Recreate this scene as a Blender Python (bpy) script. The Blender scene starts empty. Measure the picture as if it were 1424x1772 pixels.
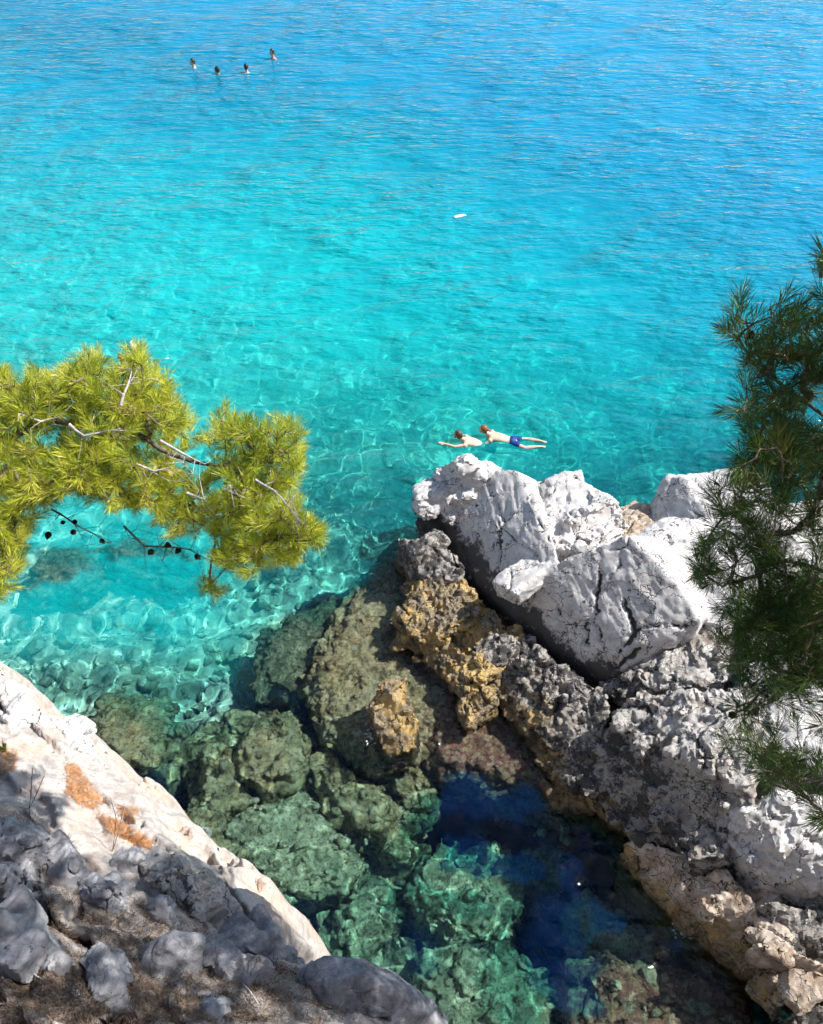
import bpy, bmesh, math, numpy as np
from mathutils import Vector
from mathutils.bvhtree import BVHTree
sc = bpy.context.scene
COL = sc.collection
R = math.radians
# ---------------------------------------------------------------- camera
CAM = np.array((0.0, 0.0, 10.8)); PITCH = R(45); FPX = 1424.0
cam = bpy.data.cameras.new('camera'); camo = bpy.data.objects.new('camera', cam); COL.objects.link(camo)
camo.location = CAM; camo.rotation_euler = (R(90) - PITCH, 0, 0)
cam.sensor_fit = 'VERTICAL'; cam.sensor_height = 36; cam.lens = 36 * FPX / 1772; cam.clip_end = 4000
sc.camera = camo
# ---------------------------------------------------------------- sky and sun
SUN = np.array((.62, .14, .75)); SUN /= np.linalg.norm(SUN)
wd = bpy.data.worlds.new('World'); sc.world = wd; wd.use_nodes = True
wn = wd.node_tree; sky = wn.nodes.new('ShaderNodeTexSky'); sky.sky_type = 'NISHITA'; sky.sun_disc = False
sky.sun_elevation = math.asin(SUN[2]); sky.sun_rotation = math.atan2(SUN[0], SUN[1])
wn.nodes['Background'].inputs[1].default_value = .085
wn.links.new(sky.outputs[0], wn.nodes['Background'].inputs[0])
sl = bpy.data.lights.new('sun', 'SUN'); sl.energy = 4.6; sl.angle = R(.5); sl.color = (1, .96, .9)
so = bpy.data.objects.new('sun', sl); COL.objects.link(so)
so.rotation_euler = Vector(SUN).to_track_quat('Z', 'Y').to_euler()
sl.cycles.is_caustics_light = True
sc.view_settings.view_transform = 'Standard'; sc.view_settings.look = 'None'
sc.view_settings.gamma = 1; sc.view_settings.exposure = .92
cy = sc.cycles
cy.use_denoising = True; cy.max_bounces = 7; cy.transmission_bounces = 5; cy.use_adaptive_sampling = True; cy.adaptive_threshold = .05; cy.time_limit = 800; cy.transparent_max_bounces = 8
cy.diffuse_bounces = 2; cy.glossy_bounces = 2; cy.sample_clamp_indirect = 4; cy.caustics_refractive = True; cy.caustics_reflective = False

# ---------------------------------------------------------------- projection helpers (photo pixel -> place)
FW = np.array((0, math.cos(PITCH), -math.sin(PITCH))); UP = np.array((0, math.sin(PITCH), math.cos(PITCH))); RT = np.array((1.0, 0, 0))
def ray(u, v):
    d = FW + RT * ((u - 712) / FPX) - UP * ((v - 886) / FPX)
    return d
def PD(u, v, d):                                   # at depth d along the optical axis
    return CAM + ray(u, v) * d
def P(u, v, z):                                    # at height z; below the water the ray is refracted
    d = ray(u, v); d = d / np.linalg.norm(d)
    if z >= 0:
        return CAM + d * ((z - CAM[2]) / d[2])
    h = CAM + d * (-CAM[2] / d[2])
    n = np.array((0, 0, 1.0)); c = -d[2]; e = 1 / 1.33
    t = e * d + (e * c - math.sqrt(1 - e * e * (1 - c * c))) * n
    return h + t * (z / t[2])

# ---------------------------------------------------------------- numpy noise
def _h(ix, iy, iz, s):
    with np.errstate(over='ignore'):
        h = (ix.astype(np.uint32) * np.uint32(374761393) + iy.astype(np.uint32) * np.uint32(668265263) + iz.astype(np.uint32) * np.uint32(2147483647) + np.uint32(s * 97 + 13))
        h = (h ^ (h >> np.uint32(13))) * np.uint32(1274126177)
        h = (h ^ (h >> np.uint32(16))) * np.uint32(2246822519)
        return h ^ (h >> np.uint32(13))
_G = np.random.default_rng(5).normal(size=(256, 3)); _G /= np.linalg.norm(_G, axis=1)[:, None]; _G *= 1.5
def noise(p, s=0):
    i = np.floor(p).astype(np.int64); f = p - i
    w = f * f * f * (f * (f * 6 - 15) + 10); out = 0
    for a in (0, 1):
        wa = w[:, 0] if a else 1 - w[:, 0]
        for b in (0, 1):
            wb = w[:, 1] if b else 1 - w[:, 1]
            for c in (0, 1):
                wc = w[:, 2] if c else 1 - w[:, 2]
                g = _G[_h(i[:, 0] + a, i[:, 1] + b, i[:, 2] + c, s) & np.uint32(255)]
                out = out + wa * wb * wc * (g[:, 0] * (f[:, 0] - a) + g[:, 1] * (f[:, 1] - b) + g[:, 2] * (f[:, 2] - c))
    return out
def fbm(p, o=4, s=0, g=.5):
    r = 0; a = 1.0
    for k in range(o):
        r = r + a * noise(p * 2.03 ** k + 7.3 * k, s + k); a *= g
    return r
def billow(p, o=3, s=0, g=.55):
    r = 0; a = 1.0
    for k in range(o):
        r = r + a * (np.abs(noise(p * 2.1 ** k + 3.1 * k, s + k)) * 2 - .4); a *= g
    return r
def worley(p, s=0):                                # F1, F2 and the cell's random number
    i = np.floor(p).astype(np.int64); f1 = np.full(len(p), 9.0); f2 = f1.copy(); rid = np.zeros(len(p))
    for a in (-1, 0, 1):
        for b in (-1, 0, 1):
            for c in (-1, 0, 1):
                j = i + (a, b, c); h = _h(j[:, 0], j[:, 1], j[:, 2], s)
                q = np.stack([h & np.uint32(1023), (h >> np.uint32(10)) & np.uint32(1023), (h >> np.uint32(20)) & np.uint32(1023)], 1) / 1023.0
                d = np.linalg.norm(j + q - p, axis=1)
                n1 = d < f1
                f2 = np.where(n1, f1, np.minimum(f2, d)); rid = np.where(n1, (h & np.uint32(4095)) / 4095.0, rid); f1 = np.where(n1, d, f1)
    return f1, f2, rid
def facets(p, s=0):                                # tilted flat facets with sharp creases, about -.5 .. .5
    i = np.floor(p).astype(np.int64); f1 = np.full(len(p), 9.0); val = np.zeros(len(p))
    for a in (-1, 0, 1):
        for b in (-1, 0, 1):
            for c in (-1, 0, 1):
                j = i + (a, b, c); h = _h(j[:, 0], j[:, 1], j[:, 2], s)
                q = np.stack([h & np.uint32(1023), (h >> np.uint32(10)) & np.uint32(1023), (h >> np.uint32(20)) & np.uint32(1023)], 1) / 1023.0
                r = p - (j + q); d = np.linalg.norm(r, axis=1); n1 = d < f1; g = _G[(h >> np.uint32(5)) & np.uint32(255)]
                val = np.where(n1, .55 * np.sum(r * g, 1) + ((h & np.uint32(255)) / 255.0 - .5) * .5, val); f1 = np.where(n1, d, f1)
    return val
def sstep(a, b, x):
    t = np.clip((x - a) / (b - a), 0, 1); return t * t * (3 - 2 * t)

# ---------------------------------------------------------------- mesh helpers
def mesh_np(name, v, faces, smooth=True):
    v = np.asarray(v, np.float32); faces = np.asarray(faces, np.int32); k = faces.shape[1]
    m = bpy.data.meshes.new(name); m.vertices.add(len(v)); m.vertices.foreach_set('co', v.ravel())
    m.loops.add(faces.size); m.loops.foreach_set('vertex_index', faces.ravel())
    m.polygons.add(len(faces)); m.polygons.foreach_set('loop_start', np.arange(0, faces.size, k, dtype=np.int32))
    m.update(calc_edges=True)
    if smooth: m.shade_smooth()
    return m
def link(name, mesh, mat, parent=None):
    if mat is not None and len(mesh.materials) == 0: mesh.materials.append(mat)
    o = bpy.data.objects.new(name, mesh); COL.objects.link(o)
    if parent is not None: o.parent = parent
    return o
def tag(o, label=None, cat=None, group=None, kind=None):
    for k, x in (('label', label), ('category', cat), ('group', group), ('kind', kind)):
        if x: o[k] = x
    return o
def empty(name, loc):
    o = bpy.data.objects.new(name, None); o.empty_display_size = .1; COL.objects.link(o); o.location = loc
    return o
def verts(m):
    a = np.empty(len(m.vertices) * 3, np.float32); m.vertices.foreach_get('co', a); return a.reshape(-1, 3).astype(np.float64)
def vnorm(m):
    a = np.empty(len(m.vertices) * 3, np.float32); m.vertex_normals.foreach_get('vector', a); return a.reshape(-1, 3).astype(np.float64)
def setv(m, v):
    m.vertices.foreach_set('co', v.astype(np.float32).ravel()); m.update()
def attr(m, name, x):
    a = m.attributes.new(name, 'FLOAT', 'POINT'); a.data.foreach_set('value', np.asarray(x, np.float32))
def remesh(m, vox, smooth=0):                      # union of everything in m as one even surface
    o = bpy.data.objects.new('tmp', m); COL.objects.link(o)
    r = o.modifiers.new('r', 'REMESH'); r.mode = 'VOXEL'; r.voxel_size = vox
    if smooth:
        s = o.modifiers.new('s', 'SMOOTH'); s.iterations = smooth; s.factor = .5
    dg = bpy.context.evaluated_depsgraph_get(); n = bpy.data.meshes.new_from_object(o.evaluated_get(dg))
    bpy.data.objects.remove(o); bpy.data.meshes.remove(m); n.shade_smooth(); return n
def trim(m, zc):                                   # drop what lies buried below zc
    v = verts(m); q = np.empty(len(m.loops), np.int32); m.loops.foreach_get('vertex_index', q); q = q.reshape(-1, 4)
    q = q[(v[q][:, :, 2] > zc).any(1)]; u, i = np.unique(q, return_inverse=True); n = mesh_np('rock', v[u], i.reshape(-1, 4)); bpy.data.meshes.remove(m); return n
def hulls(lists):
    bm = bmesh.new()
    for pts in lists:
        b = bmesh.new()
        for p in pts: b.verts.new(p)
        r = bmesh.ops.convex_hull(b, input=b.verts)
        bmesh.ops.delete(b, geom=list({g for g in r['geom_interior'] + r['geom_unused'] if isinstance(g, bmesh.types.BMVert)}), context='VERTS')
        t = bpy.data.meshes.new('t'); b.to_mesh(t); b.free(); bm.from_mesh(t); bpy.data.meshes.remove(t)
    m = bpy.data.meshes.new('rock'); bm.to_mesh(m); bm.free(); return m

# ---------------------------------------------------------------- materials
class NT:
    def __init__(s, name):
        s.m = bpy.data.materials.new(name); s.m.use_nodes = True; s.t = s.m.node_tree; s.t.nodes.clear()
        s.out = s.n('OutputMaterial')
    def n(s, ty, props=None, **kw):
        x = s.t.nodes.new('ShaderNode' + ty)
        for k, v in (props or {}).items(): setattr(x, k, v)
        for k, v in kw.items(): s.put(x, k.replace('_', ' '), v)
        return x
    def put(s, x, k, v):
        i = x.inputs[int(k[1:])] if k[0] == 'i' and k[1:].isdigit() else x.inputs[k]
        if isinstance(v, bpy.types.NodeSocket): s.t.links.new(v, i)
        elif isinstance(v, bpy.types.Node): s.t.links.new(v.outputs[0], i)
        else: i.default_value = tuple(v) + (1,) if isinstance(v, tuple) and len(v) == 3 and i.type == 'RGBA' else v
    def math(s, op, a, b=0.0, c=0.0):
        return s.n('Math', {'operation': op}, i0=a, i1=b, i2=c).outputs[0]
    def mix(s, f, a, b):
        x = s.n('Mix', {'data_type': 'RGBA'}); s.put(x, 'i0', f); s.put(x, 'i6', a); s.put(x, 'i7', b); return x.outputs[2]
    def ss(s, x, a, b):
        return s.n('MapRange', {'interpolation_type': 'SMOOTHSTEP'}, Value=x, From_Min=a, From_Max=b).outputs[0]
    def noise(s, vec, sc_, det=6, rough=.6):
        return s.n('TexNoise', Vector=vec, Scale=sc_, Detail=det, Roughness=rough)
    def surf(s, sh): s.t.links.new(sh.outputs[0], s.out.inputs[0]); return s.m
    def pbr(s, col, rough=.85, bump=None, spec=.25):
        p = s.n('BsdfPrincipled', Base_Color=col, Roughness=rough); p.inputs['Specular IOR Level'].default_value = spec
        if bump is not None: s.t.links.new(bump, p.inputs['Normal'])
        return s.surf(p)

def limestone(name, lo=(.44, .43, .425), hi=(.66, .645, .63), lichen=.6, zdark=.9, zochre=.45, warm=.25, bump=.5, ochre=(.36, .22, .06), bandw=.075, cracks=1.0):
    s = NT(name); pos = s.n('NewGeometry').outputs['Position']; z = s.n('SeparateXYZ', Vector=pos).outputs[2]
    n1 = s.noise(pos, 1.3, 5).outputs[0]; n2 = s.noise(pos, 4.5, 12, .68).outputs[0]; n3 = s.noise(pos, 22, 10, .78).outputs[0]; n4 = s.noise(pos, 2.7, 4).outputs[0]
    col = s.mix(s.ss(n2, .35, .65), lo, hi)
    col = s.mix(s.math('MULTIPLY', s.ss(n4, .5, .75), warm), col, (.62, .44, .32))
    zz = s.math('ADD', z, s.math('MULTIPLY', s.math('SUBTRACT', n1, .5), 1.1))
    zz = s.math('ADD', zz, s.math('MULTIPLY', s.math('SUBTRACT', n2, .5), .7))
    # brown and ochre near the water
    oc = s.math('SUBTRACT', 1.0, s.ss(zz, zochre - .12, zochre + .12))
    ocol = s.mix(s.ss(n4, .38, .6), (.10, .065, .035), ochre)
    ocol = s.mix(s.ss(n3, .42, .6), ocol, (.30, .27, .20))
    col = s.mix(oc, col, ocol)
    # black lichen: patches everywhere, dense in the splash band
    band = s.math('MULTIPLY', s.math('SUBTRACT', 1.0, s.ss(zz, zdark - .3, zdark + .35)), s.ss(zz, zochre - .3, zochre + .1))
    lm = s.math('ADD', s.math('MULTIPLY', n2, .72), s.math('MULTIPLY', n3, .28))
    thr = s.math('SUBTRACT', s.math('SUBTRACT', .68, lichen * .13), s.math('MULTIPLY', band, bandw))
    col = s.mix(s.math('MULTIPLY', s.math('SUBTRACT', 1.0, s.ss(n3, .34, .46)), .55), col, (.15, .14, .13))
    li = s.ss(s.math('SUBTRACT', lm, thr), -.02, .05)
    st = s.n('Attribute', {'attribute_name': 'stain'}).outputs['Fac']
    li = s.math('MAXIMUM', li, s.ss(s.math('ADD', st, s.math('MULTIPLY', s.math('SUBTRACT', n3, .5), .7)), .35, .6))
    wp = s.n('VectorMath', {'operation': 'MULTIPLY_ADD'}, i0=s.noise(pos, 1.6, 4).outputs[1], i1=(1.1, 1.1, 1.1), i2=pos).outputs[0]
    ce = s.n('TexVoronoi', {'feature': 'DISTANCE_TO_EDGE'}, Vector=wp, Scale=2.1).outputs[0]; ce2 = s.n('TexVoronoi', {'feature': 'DISTANCE_TO_EDGE'}, Vector=wp, Scale=6.5).outputs[0]
    ck = s.math('MULTIPLY', s.math('SUBTRACT', 1.0, s.ss(ce, .004, .02)), s.ss(n4, .41, .5)); ck = s.math('MAXIMUM', ck, s.math('MULTIPLY', s.math('SUBTRACT', 1.0, s.ss(ce2, .008, .045)), s.math('MULTIPLY', s.ss(n1, .5, .6), .8)))
    li = s.math('MAXIMUM', li, s.math('MULTIPLY', ck, cracks))
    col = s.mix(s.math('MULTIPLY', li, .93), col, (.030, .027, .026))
    # algae under the water line
    wa = s.math('SUBTRACT', 1.0, s.ss(s.math('ADD', z, s.math('MULTIPLY', s.math('SUBTRACT', n2, .5), .25)), -.06, .05))
    al = s.mix(s.ss(n2, .4, .6), (.07, .055, .03), (.24, .19, .09))
    al = s.mix(s.math('MULTIPLY', s.ss(n4, .52, .68), .8), al, (.20, .065, .06))
    al = s.mix(s.math('MULTIPLY', s.ss(n3, .5, .62), .5), al, (.40, .36, .22))
    col = s.mix(wa, col, al)
    we = s.math('SUBTRACT', 1.0, s.ss(s.math('ADD', z, s.math('MULTIPLY', s.math('SUBTRACT', n2, .5), .5)), .06, .22)); col = s.mix(s.math('MULTIPLY', we, .5), col, (.03, .022, .015))
    h = s.math('ADD', s.math('MULTIPLY', n2, .35), s.math('MULTIPLY', n3, .6))
    h = s.math('ADD', h, s.math('MULTIPLY', s.noise(pos, 90, 4).outputs[0], .15)); h = s.math('SUBTRACT', h, s.math('MULTIPLY', li, .35))
    b = s.n('Bump', Strength=bump, Distance=.045, Height=h)
    return s.pbr(col, s.math('SUBTRACT', .9, s.math('MULTIPLY', we, .6)), b.outputs[0], .25)
M_white = limestone('white_limestone')
M_slab = limestone('slab_limestone', zdark=.85, zochre=.25, bandw=.22)  # black foot band: staining plus the slab's shadow put into the colour
M_rough = limestone('pitted_grey_limestone', lo=(.26, .235, .21), hi=(.62, .60, .575), lichen=.92, zdark=1.1, zochre=.35, warm=.15, bump=.9)
M_ochre = limestone('ochre_ledge_rock', lo=(.30, .25, .19), hi=(.56, .50, .42), lichen=.45, zdark=1.0, zochre=.75, warm=.5, bump=.9, ochre=(.56, .35, .08))
M_brown = limestone('brown_grey_rock', lo=(.28, .21, .15), hi=(.60, .52, .44), lichen=.5, zdark=.5, zochre=.4, warm=.5, bump=.7)
M_boul = limestone('grey_boulder_stone', lo=(.15, .15, .165), hi=(.42, .42, .44), lichen=.6, zdark=0, zochre=-2, warm=.1, bump=.7, cracks=.3)

def reef(name, a, b, c, sp=.5):
    s = NT(name); pos = s.n('NewGeometry').outputs['Position']
    n2 = s.noise(pos, 7, 8, .75).outputs[0]; n3 = s.noise(pos, 15, 8, .75).outputs[0]; n4 = s.noise(pos, 1.9, 4).outputs[0]
    vo = s.n('TexVoronoi', Vector=pos, Scale=17.0).outputs['Color']
    v1 = s.n('SeparateColor', Color=vo).outputs[0]
    col = s.mix(s.ss(n2, .4, .6), a, b); col = s.mix(s.ss(n4, .45, .65), col, c)
    col = s.mix(s.math('MULTIPLY', s.ss(v1, .55, .95), sp), col, (.62, .58, .40))
    col = s.mix(s.math('MULTIPLY', s.ss(n3, .5, .62), .65), col, (.04, .04, .025))
    bp = s.n('Bump', Strength=1.0, Distance=.09, Height=s.math('ADD', n3, v1))
    return s.pbr(col, .95, bp.outputs[0], .1)
M_reef_brown = reef('brown_weed_rock', (.19, .14, .07), (.58, .46, .25), (.50, .44, .26), .7)
M_reef_green = reef('pale_weed_rock', (.20, .20, .11), (.76, .72, .50), (.52, .50, .32), .85)
M_reef_dark = reef('dark_weed_rock', (.12, .12, .08), (.30, .28, .18), (.22, .22, .14), .4)
M_reef_red = reef('red_weed_rock', (.20, .09, .08), (.42, .28, .17), (.32, .15, .13), .5)

# ================================================================ ground under the sea
rng = np.random.default_rng(11)
def rbf(pts, vals, reg=1e-3):
    pts = np.asarray(pts, float); vals = np.asarray(vals, float); n = len(pts)
    d = np.linalg.norm(pts[:, None] - pts[None], axis=2); K = d + reg * np.eye(n)
    A = np.zeros((n + 3, n + 3)); A[:n, :n] = K; A[:n, n] = 1; A[:n, n + 1:] = pts; A[n:, :n] = A[:n, n:].T
    sol = np.linalg.solve(A, np.concatenate([vals, [0, 0, 0]]))
    def f(X, Y):
        sh = X.shape; q = np.stack([X.ravel(), Y.ravel()], 1); o = np.empty(len(q))
        for i in range(0, len(q), 40000):
            qq = q[i:i + 40000]; o[i:i + 40000] = np.linalg.norm(qq[:, None] - pts[None], axis=2) @ sol[:n] + sol[n] + qq @ sol[n + 1:]
        return o.reshape(sh)
    return f
BED = [(-100, 1250, 1.0), (60, 1180, 1.4), (250, 1180, 1.7), (380, 1220, 2.0), (120, 1050, 1.6), (300, 1010, 2.6), (450, 1050, 2.2), (-200, 900, 1.7),
       (300, 1350, 2.6), (480, 1130, 2.2), (600, 950, 2.2), (700, 860, 2.6), (560, 1250, 2.8), (450, 1450, 3.0), (650, 1500, 3.2), (700, 1640, 2.7), (560, 1640, 2.2), (830, 1390, 3.6),
       (950, 1500, 3.6), (960, 1620, 3.5), (1100, 1600, 3.5), (800, 1750, 2.2), (1000, 1760, 3.2), (1200, 1720, 3.0), (500, 800, 2.6), (200, 850, 2.0), (0, 700, 2.0),
       (400, 650, 2.9), (700, 650, 3.6), (1000, 700, 4.5), (1300, 700, 5.5), (0, 450, 2.0), (250, 450, 2.7), (600, 450, 4.4), (1000, 450, 6.2), (1400, 450, 7.2),
       (0, 250, 3.0), (300, 250, 5.2), (700, 250, 7.0), (1200, 250, 8.5), (-100, 60, 6), (300, 60, 8), (700, 60, 9.5), (1300, 60, 11)]
_bp = [P(u, v, -d) for u, v, d in BED]
bedf0 = rbf([p[:2] for p in _bp], [p[2] for p in _bp], .02)
def bed_smooth(X, Y):
    far = sstep(40, 75, Y); side = sstep(0, 40, np.abs(X) - (10 + .8 * np.maximum(Y, 0)))
    b = np.clip(bedf0(np.clip(X, -40, 40), np.clip(Y, 0, 60)), -12, -.9)
    w = np.maximum(far, side); return b * (1 - w) - 12 * w
def fan(xs_, ys_, fz, wid=lambda y: 8 + .72 * np.maximum(y, 0)):
    S, Y = np.meshgrid(xs_, ys_); X = S * wid(Y); Z = fz(X, Y)
    v = np.stack([X, Y, Z], -1).reshape(-1, 3); ny, nx = X.shape; i = np.arange(ny * nx).reshape(ny, nx)
    return v, np.stack([i[:-1, :-1], i[:-1, 1:], i[1:, 1:], i[1:, :-1]], -1).reshape(-1, 4)
def rows(y0, y1, d0, k):
    r = [y0]
    while r[-1] < y1: r.append(r[-1] + d0 + k * max(0, r[-1] - 4))
    return r
ye = np.array([-1500, -200, -20] + rows(0, 66, .066, .006) + [80, 130, 300, 900, 2200]); xe = np.concatenate([[-40, -8, -2, -1.2], np.linspace(-1, 1, 261), [1.2, 2, 8, 40]])
def bedz(X, Y):
    b = bed_smooth(X, Y); p = np.stack([X.ravel(), Y.ravel(), 0 * X.ravel()], 1)
    r = .35 * billow(p * .55, 4, 3) + .10 * billow(p * 2.6, 3, 9)
    return np.minimum(b + r.reshape(X.shape) * sstep(60, 30, Y), -.5)
v, f = fan(xe, ye, bedz)
def bed_mat():
    s = NT('sand_and_pebble_bed'); pos = s.n('NewGeometry').outputs['Position']; z = s.n('SeparateXYZ', Vector=pos).outputs[2]
    n1 = s.noise(pos, .55, 5, .6).outputs[0]; n2 = s.noise(pos, 3.5, 6, .7).outputs[0]
    vo = s.n('TexVoronoi', Vector=pos, Scale=9.0).outputs['Color']; v1 = s.n('SeparateColor', Color=vo).outputs[0]
    col = s.mix(s.ss(v1, .1, .9), (.50, .48, .38), (.74, .72, .62))
    col = s.mix(s.math('MULTIPLY', s.ss(n2, .48, .6), .65), col, (.20, .21, .12))
    col = s.mix(s.math('MULTIPLY', s.ss(n1, .50, .62), .35), col, (.16, .18, .10))
    wd_ = s.n('Attribute', {'attribute_name': 'pool_shade'}).outputs['Fac']; col = s.mix(s.ss(s.math('ADD', wd_, s.math('MULTIPLY', s.math('SUBTRACT', n2, .5), .5)), .3, .55), col, (.012, .022, .024))  # rock shadow and deep-water darkness painted into the bed colour
    return s.pbr(col, .95, s.n('Bump', Strength=.6, Distance=.08, Height=s.math('ADD', v1, n2)).outputs[0], .1)
bm_ = mesh_np('seabed', v, f); pool_shade = np.zeros(len(v))
for u_, v_, d_, r_ in [(850, 1400, 3.5, 1.7), (700, 1350, 3.4, .9), (950, 1480, 3.5, 1.5), (980, 1620, 3.5, 1.5), (1120, 1560, 3.5, 1.8), (720, 1590, 3.2, 1.1), (1000, 1760, 3.2, 1.3), (650, 1480, 3, .9), (330, 1350, 2.6, .8), (600, 1440, 3, .8), (600, 1330, 3, .8), (1230, 1700, 3.5, 1.0), (260, 985, 2.4, .8), (250, 1360, 2.5, .6)]:
    c_ = P(u_, v_, -d_); pool_shade = np.maximum(pool_shade, np.exp(-(((v[:, 0] - c_[0]) ** 2 + (v[:, 1] - c_[1]) ** 2) / r_ ** 2) ** 1.5))
attr(bm_, 'pool_shade', pool_shade); bed = link('seabed', bm_, bed_mat()); tag(bed, kind='structure'); RECV = [bed]
def depth_lookup(X, Y): return -bed_smooth(X, Y)

# ================================================================ rocks
def worldify(pts): return [P(*p) for p in pts]
def shape_rock(m, seed=0, low=.08, crack=.05, cs=1.3, fine=.02, aniso=(1, 1, 1.6), facet=.06, under=0.0, rough_z=None):
    v = verts(m); n = vnorm(m); an = np.array(aniso)
    wv = v + .12 * np.stack([fbm(v * 1.7, 2, seed + 50), fbm(v * 1.7, 2, seed + 51), fbm(v * 1.7, 2, seed + 52)], 1)
    d = low * .35 * fbm(v * .9 + seed, 2, seed)
    f1, f2, rid = worley(wv * cs * an, seed); e = f2 - f1
    mk = sstep(-.05, .25, noise(v * .9 + 3, seed + 8)); mk2 = sstep(0, .3, noise(v * 1.8 + 5, seed + 9))
    d += facet * (rid - .5) * (.3 + .7 * mk) - crack * mk * np.exp(-(e / .03) ** 2)
    g1, g2, gid = worley(wv * cs * 2.7 * an + 9, seed + 1); e2 = g2 - g1
    d += .4 * facet * (gid - .5) * mk2 - .4 * crack * mk2 * np.exp(-(e2 / .05) ** 2)
    q = np.stack([v[:, 0] * .8 + v[:, 2] * .3, v[:, 1] * .9 - v[:, 0] * .3, (v[:, 2] + .35 * v[:, 0] - .25 * v[:, 1]) * 3.2], 1)
    d += .012 * (1 - 2.2 * np.abs(noise(q * 1.5, seed + 61))) + .010 * (1 - 2.2 * np.abs(noise(q * 3.7, seed + 62)))
    d += facet * .7 * facets(wv * cs * 1.3 * an + 4, seed + 5) + facet * .45 * facets(wv * cs * 3.4 * an, seed + 6)
    r = fbm(v * 6.5, 4, seed + 20, .6)
    d += fine * .6 * r + fine * .5 * (.5 - 2 * np.abs(noise(v * 7, seed + 31))) - fine * .9 * np.maximum(0, noise(v * 15, seed + 32))
    if under: d += under * billow(v * 2.4, 4, seed + 40, .6) * sstep(.05, -.15, v[:, 2])
    setv(m, v + n * d[:, None])
    attr(m, 'stain', np.clip(.7 * mk * np.exp(-(e / .022) ** 2) * (crack > 0), 0, 1))
JF = np.array([(.80, .52, .30), (-.40, .83, -.38), (-.45, .19, .87)])   # joint directions of the limestone
def shardset(L, n, lo, hi, out, rg_, zmin=-.6, fr=JF, flat=(1.3, 1.0, .6), tilt=.12):
    m = hulls(L); v = verts(m); m.calc_loop_triangles(); T = np.array([t.vertices[:] for t in m.loop_triangles]); bpy.data.meshes.remove(m)
    A, B_, C_ = v[T[:, 0]], v[T[:, 1]], v[T[:, 2]]; nn = np.cross(B_ - A, C_ - A); ar = np.linalg.norm(nn, axis=1); nn = nn / (ar[:, None] + 1e-9); cz = (A[:, 2] + B_[:, 2] + C_[:, 2]) / 3
    w = ar * (cz > zmin - .6) * (nn[:, 2] > -.3); w /= w.sum(); res = []
    while len(res) < n:
        k = rg_.choice(len(T), p=w); a, b = rg_.uniform(size=2)
        if a + b > 1: a, b = 1 - a, 1 - b
        p = A[k] + a * (B_[k] - A[k]) + b * (C_[k] - A[k])
        if p[2] < zmin: continue
        s_ = lo * (hi / lo) ** rg_.uniform() * np.array(flat) * rg_.uniform(.7, 1.3, 3); q = fr + rg_.normal(0, tilt, (3, 3)); q[0] = unit(q[0]); q[1] = unit(q[1] - q[0] * (q[1] @ q[0])); q[2] = np.cross(q[0], q[1])
        th = np.abs(q @ nn[k]) @ s_; c = p - nn[k] * th * (1 - out * rg_.uniform(.3, 1.4))
        res.append([c + (np.array((i, j, l)) * s_ * rg_.uniform(.72, 1.1, 3)) @ q for i in (-1, 1) for j in (-1, 1) for l in (-1, 1)])
    return res
def unit(a): return a / (np.linalg.norm(a, axis=-1, keepdims=True) + 1e-9)
def rock(name, lists, mat, label, cat='rock', vox=.03, zb=-1.6, spread=.12, sm=0, base=True, group=None, raw=False, shards=(26, .12, .34, .45), **kw):
    L = []
    for pts in lists:
        w = list(pts) if raw else worldify(pts)
        if base:
            c = np.mean([q[:2] for q in w], axis=0)
            for q in list(w):
                dd = q[:2] - c; L_ = np.linalg.norm(dd) + 1e-6
                w.append(np.array((*(q[:2] + dd / L_ * spread), zb)))
        L.append(w)
    if shards: L += shardset(L, *shards, np.random.default_rng(kw.get('seed', 1)))
    m = trim(remesh(hulls(L), vox * 1.14, sm), max(zb + .1, -1.7)); shape_rock(m, **kw); m.set_sharp_from_angle(angle=R(34))
    o = link(name, m, mat); tag(o, label, cat, group); RECV.append(o); return o
def carve(o, lines, width=.026, depth=.08):        # cracks traced on the face they cut
    m = o.data; v = verts(m); n = vnorm(m); t = BVHTree.FromPolygons([Vector(x) for x in v], [p.vertices[:] for p in m.polygons])
    st = np.zeros(len(v)); a = m.attributes['stain']; a.data.foreach_get('value', (tmp := np.empty(len(v), np.float32))); st = tmp.astype(float)
    D = np.full(len(v), 9.0); W = np.ones(len(v))
    for ln in lines:
        w = ln[0]; q = ln[1:]; pts = []
        for (a0, b0), (a1, b1) in zip(q[:-1], q[1:]):
            for k in np.linspace(0, 1, max(2, int(math.hypot(a1 - a0, b1 - b0) / 2.5)), endpoint=False):
                jx, jy = noise(np.array([[a0 + (a1 - a0) * k, b0 + (b1 - b0) * k, 0]]) / 9.0)[0] * 7, noise(np.array([[a0 + (a1 - a0) * k, b0 + (b1 - b0) * k, 9]]) / 9.0)[0] * 7
                r = ray(a0 + (a1 - a0) * k + jx, b0 + (b1 - b0) * k + jy); h = t.ray_cast(Vector(CAM), Vector(r))
                if h[0] is not None: pts.append(h[0][:])
        if not pts: continue
        pts = np.array(pts); near = np.where(np.all((v > pts.min(0) - .2) & (v < pts.max(0) + .2), axis=1))[0]
        for i in range(0, len(near), 4000):
            ix = near[i:i + 4000]; dd = np.linalg.norm(v[ix][:, None] - pts[None], axis=2).min(1) / w
            D[ix] = np.minimum(D[ix], dd)
    D = D * (1.0 + 1.3 * np.clip(noise(v * 5, 77) * 2 + .25, -.35, 1)); k = np.clip(1 - D / width, 0, 1)
    setv(m, v - n * (depth * k ** .7)[:, None]); st = np.maximum(st, np.clip(1.0 - D / (width * 1.1), 0, 1)); a.data.foreach_set('value', st.astype(np.float32))

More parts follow.
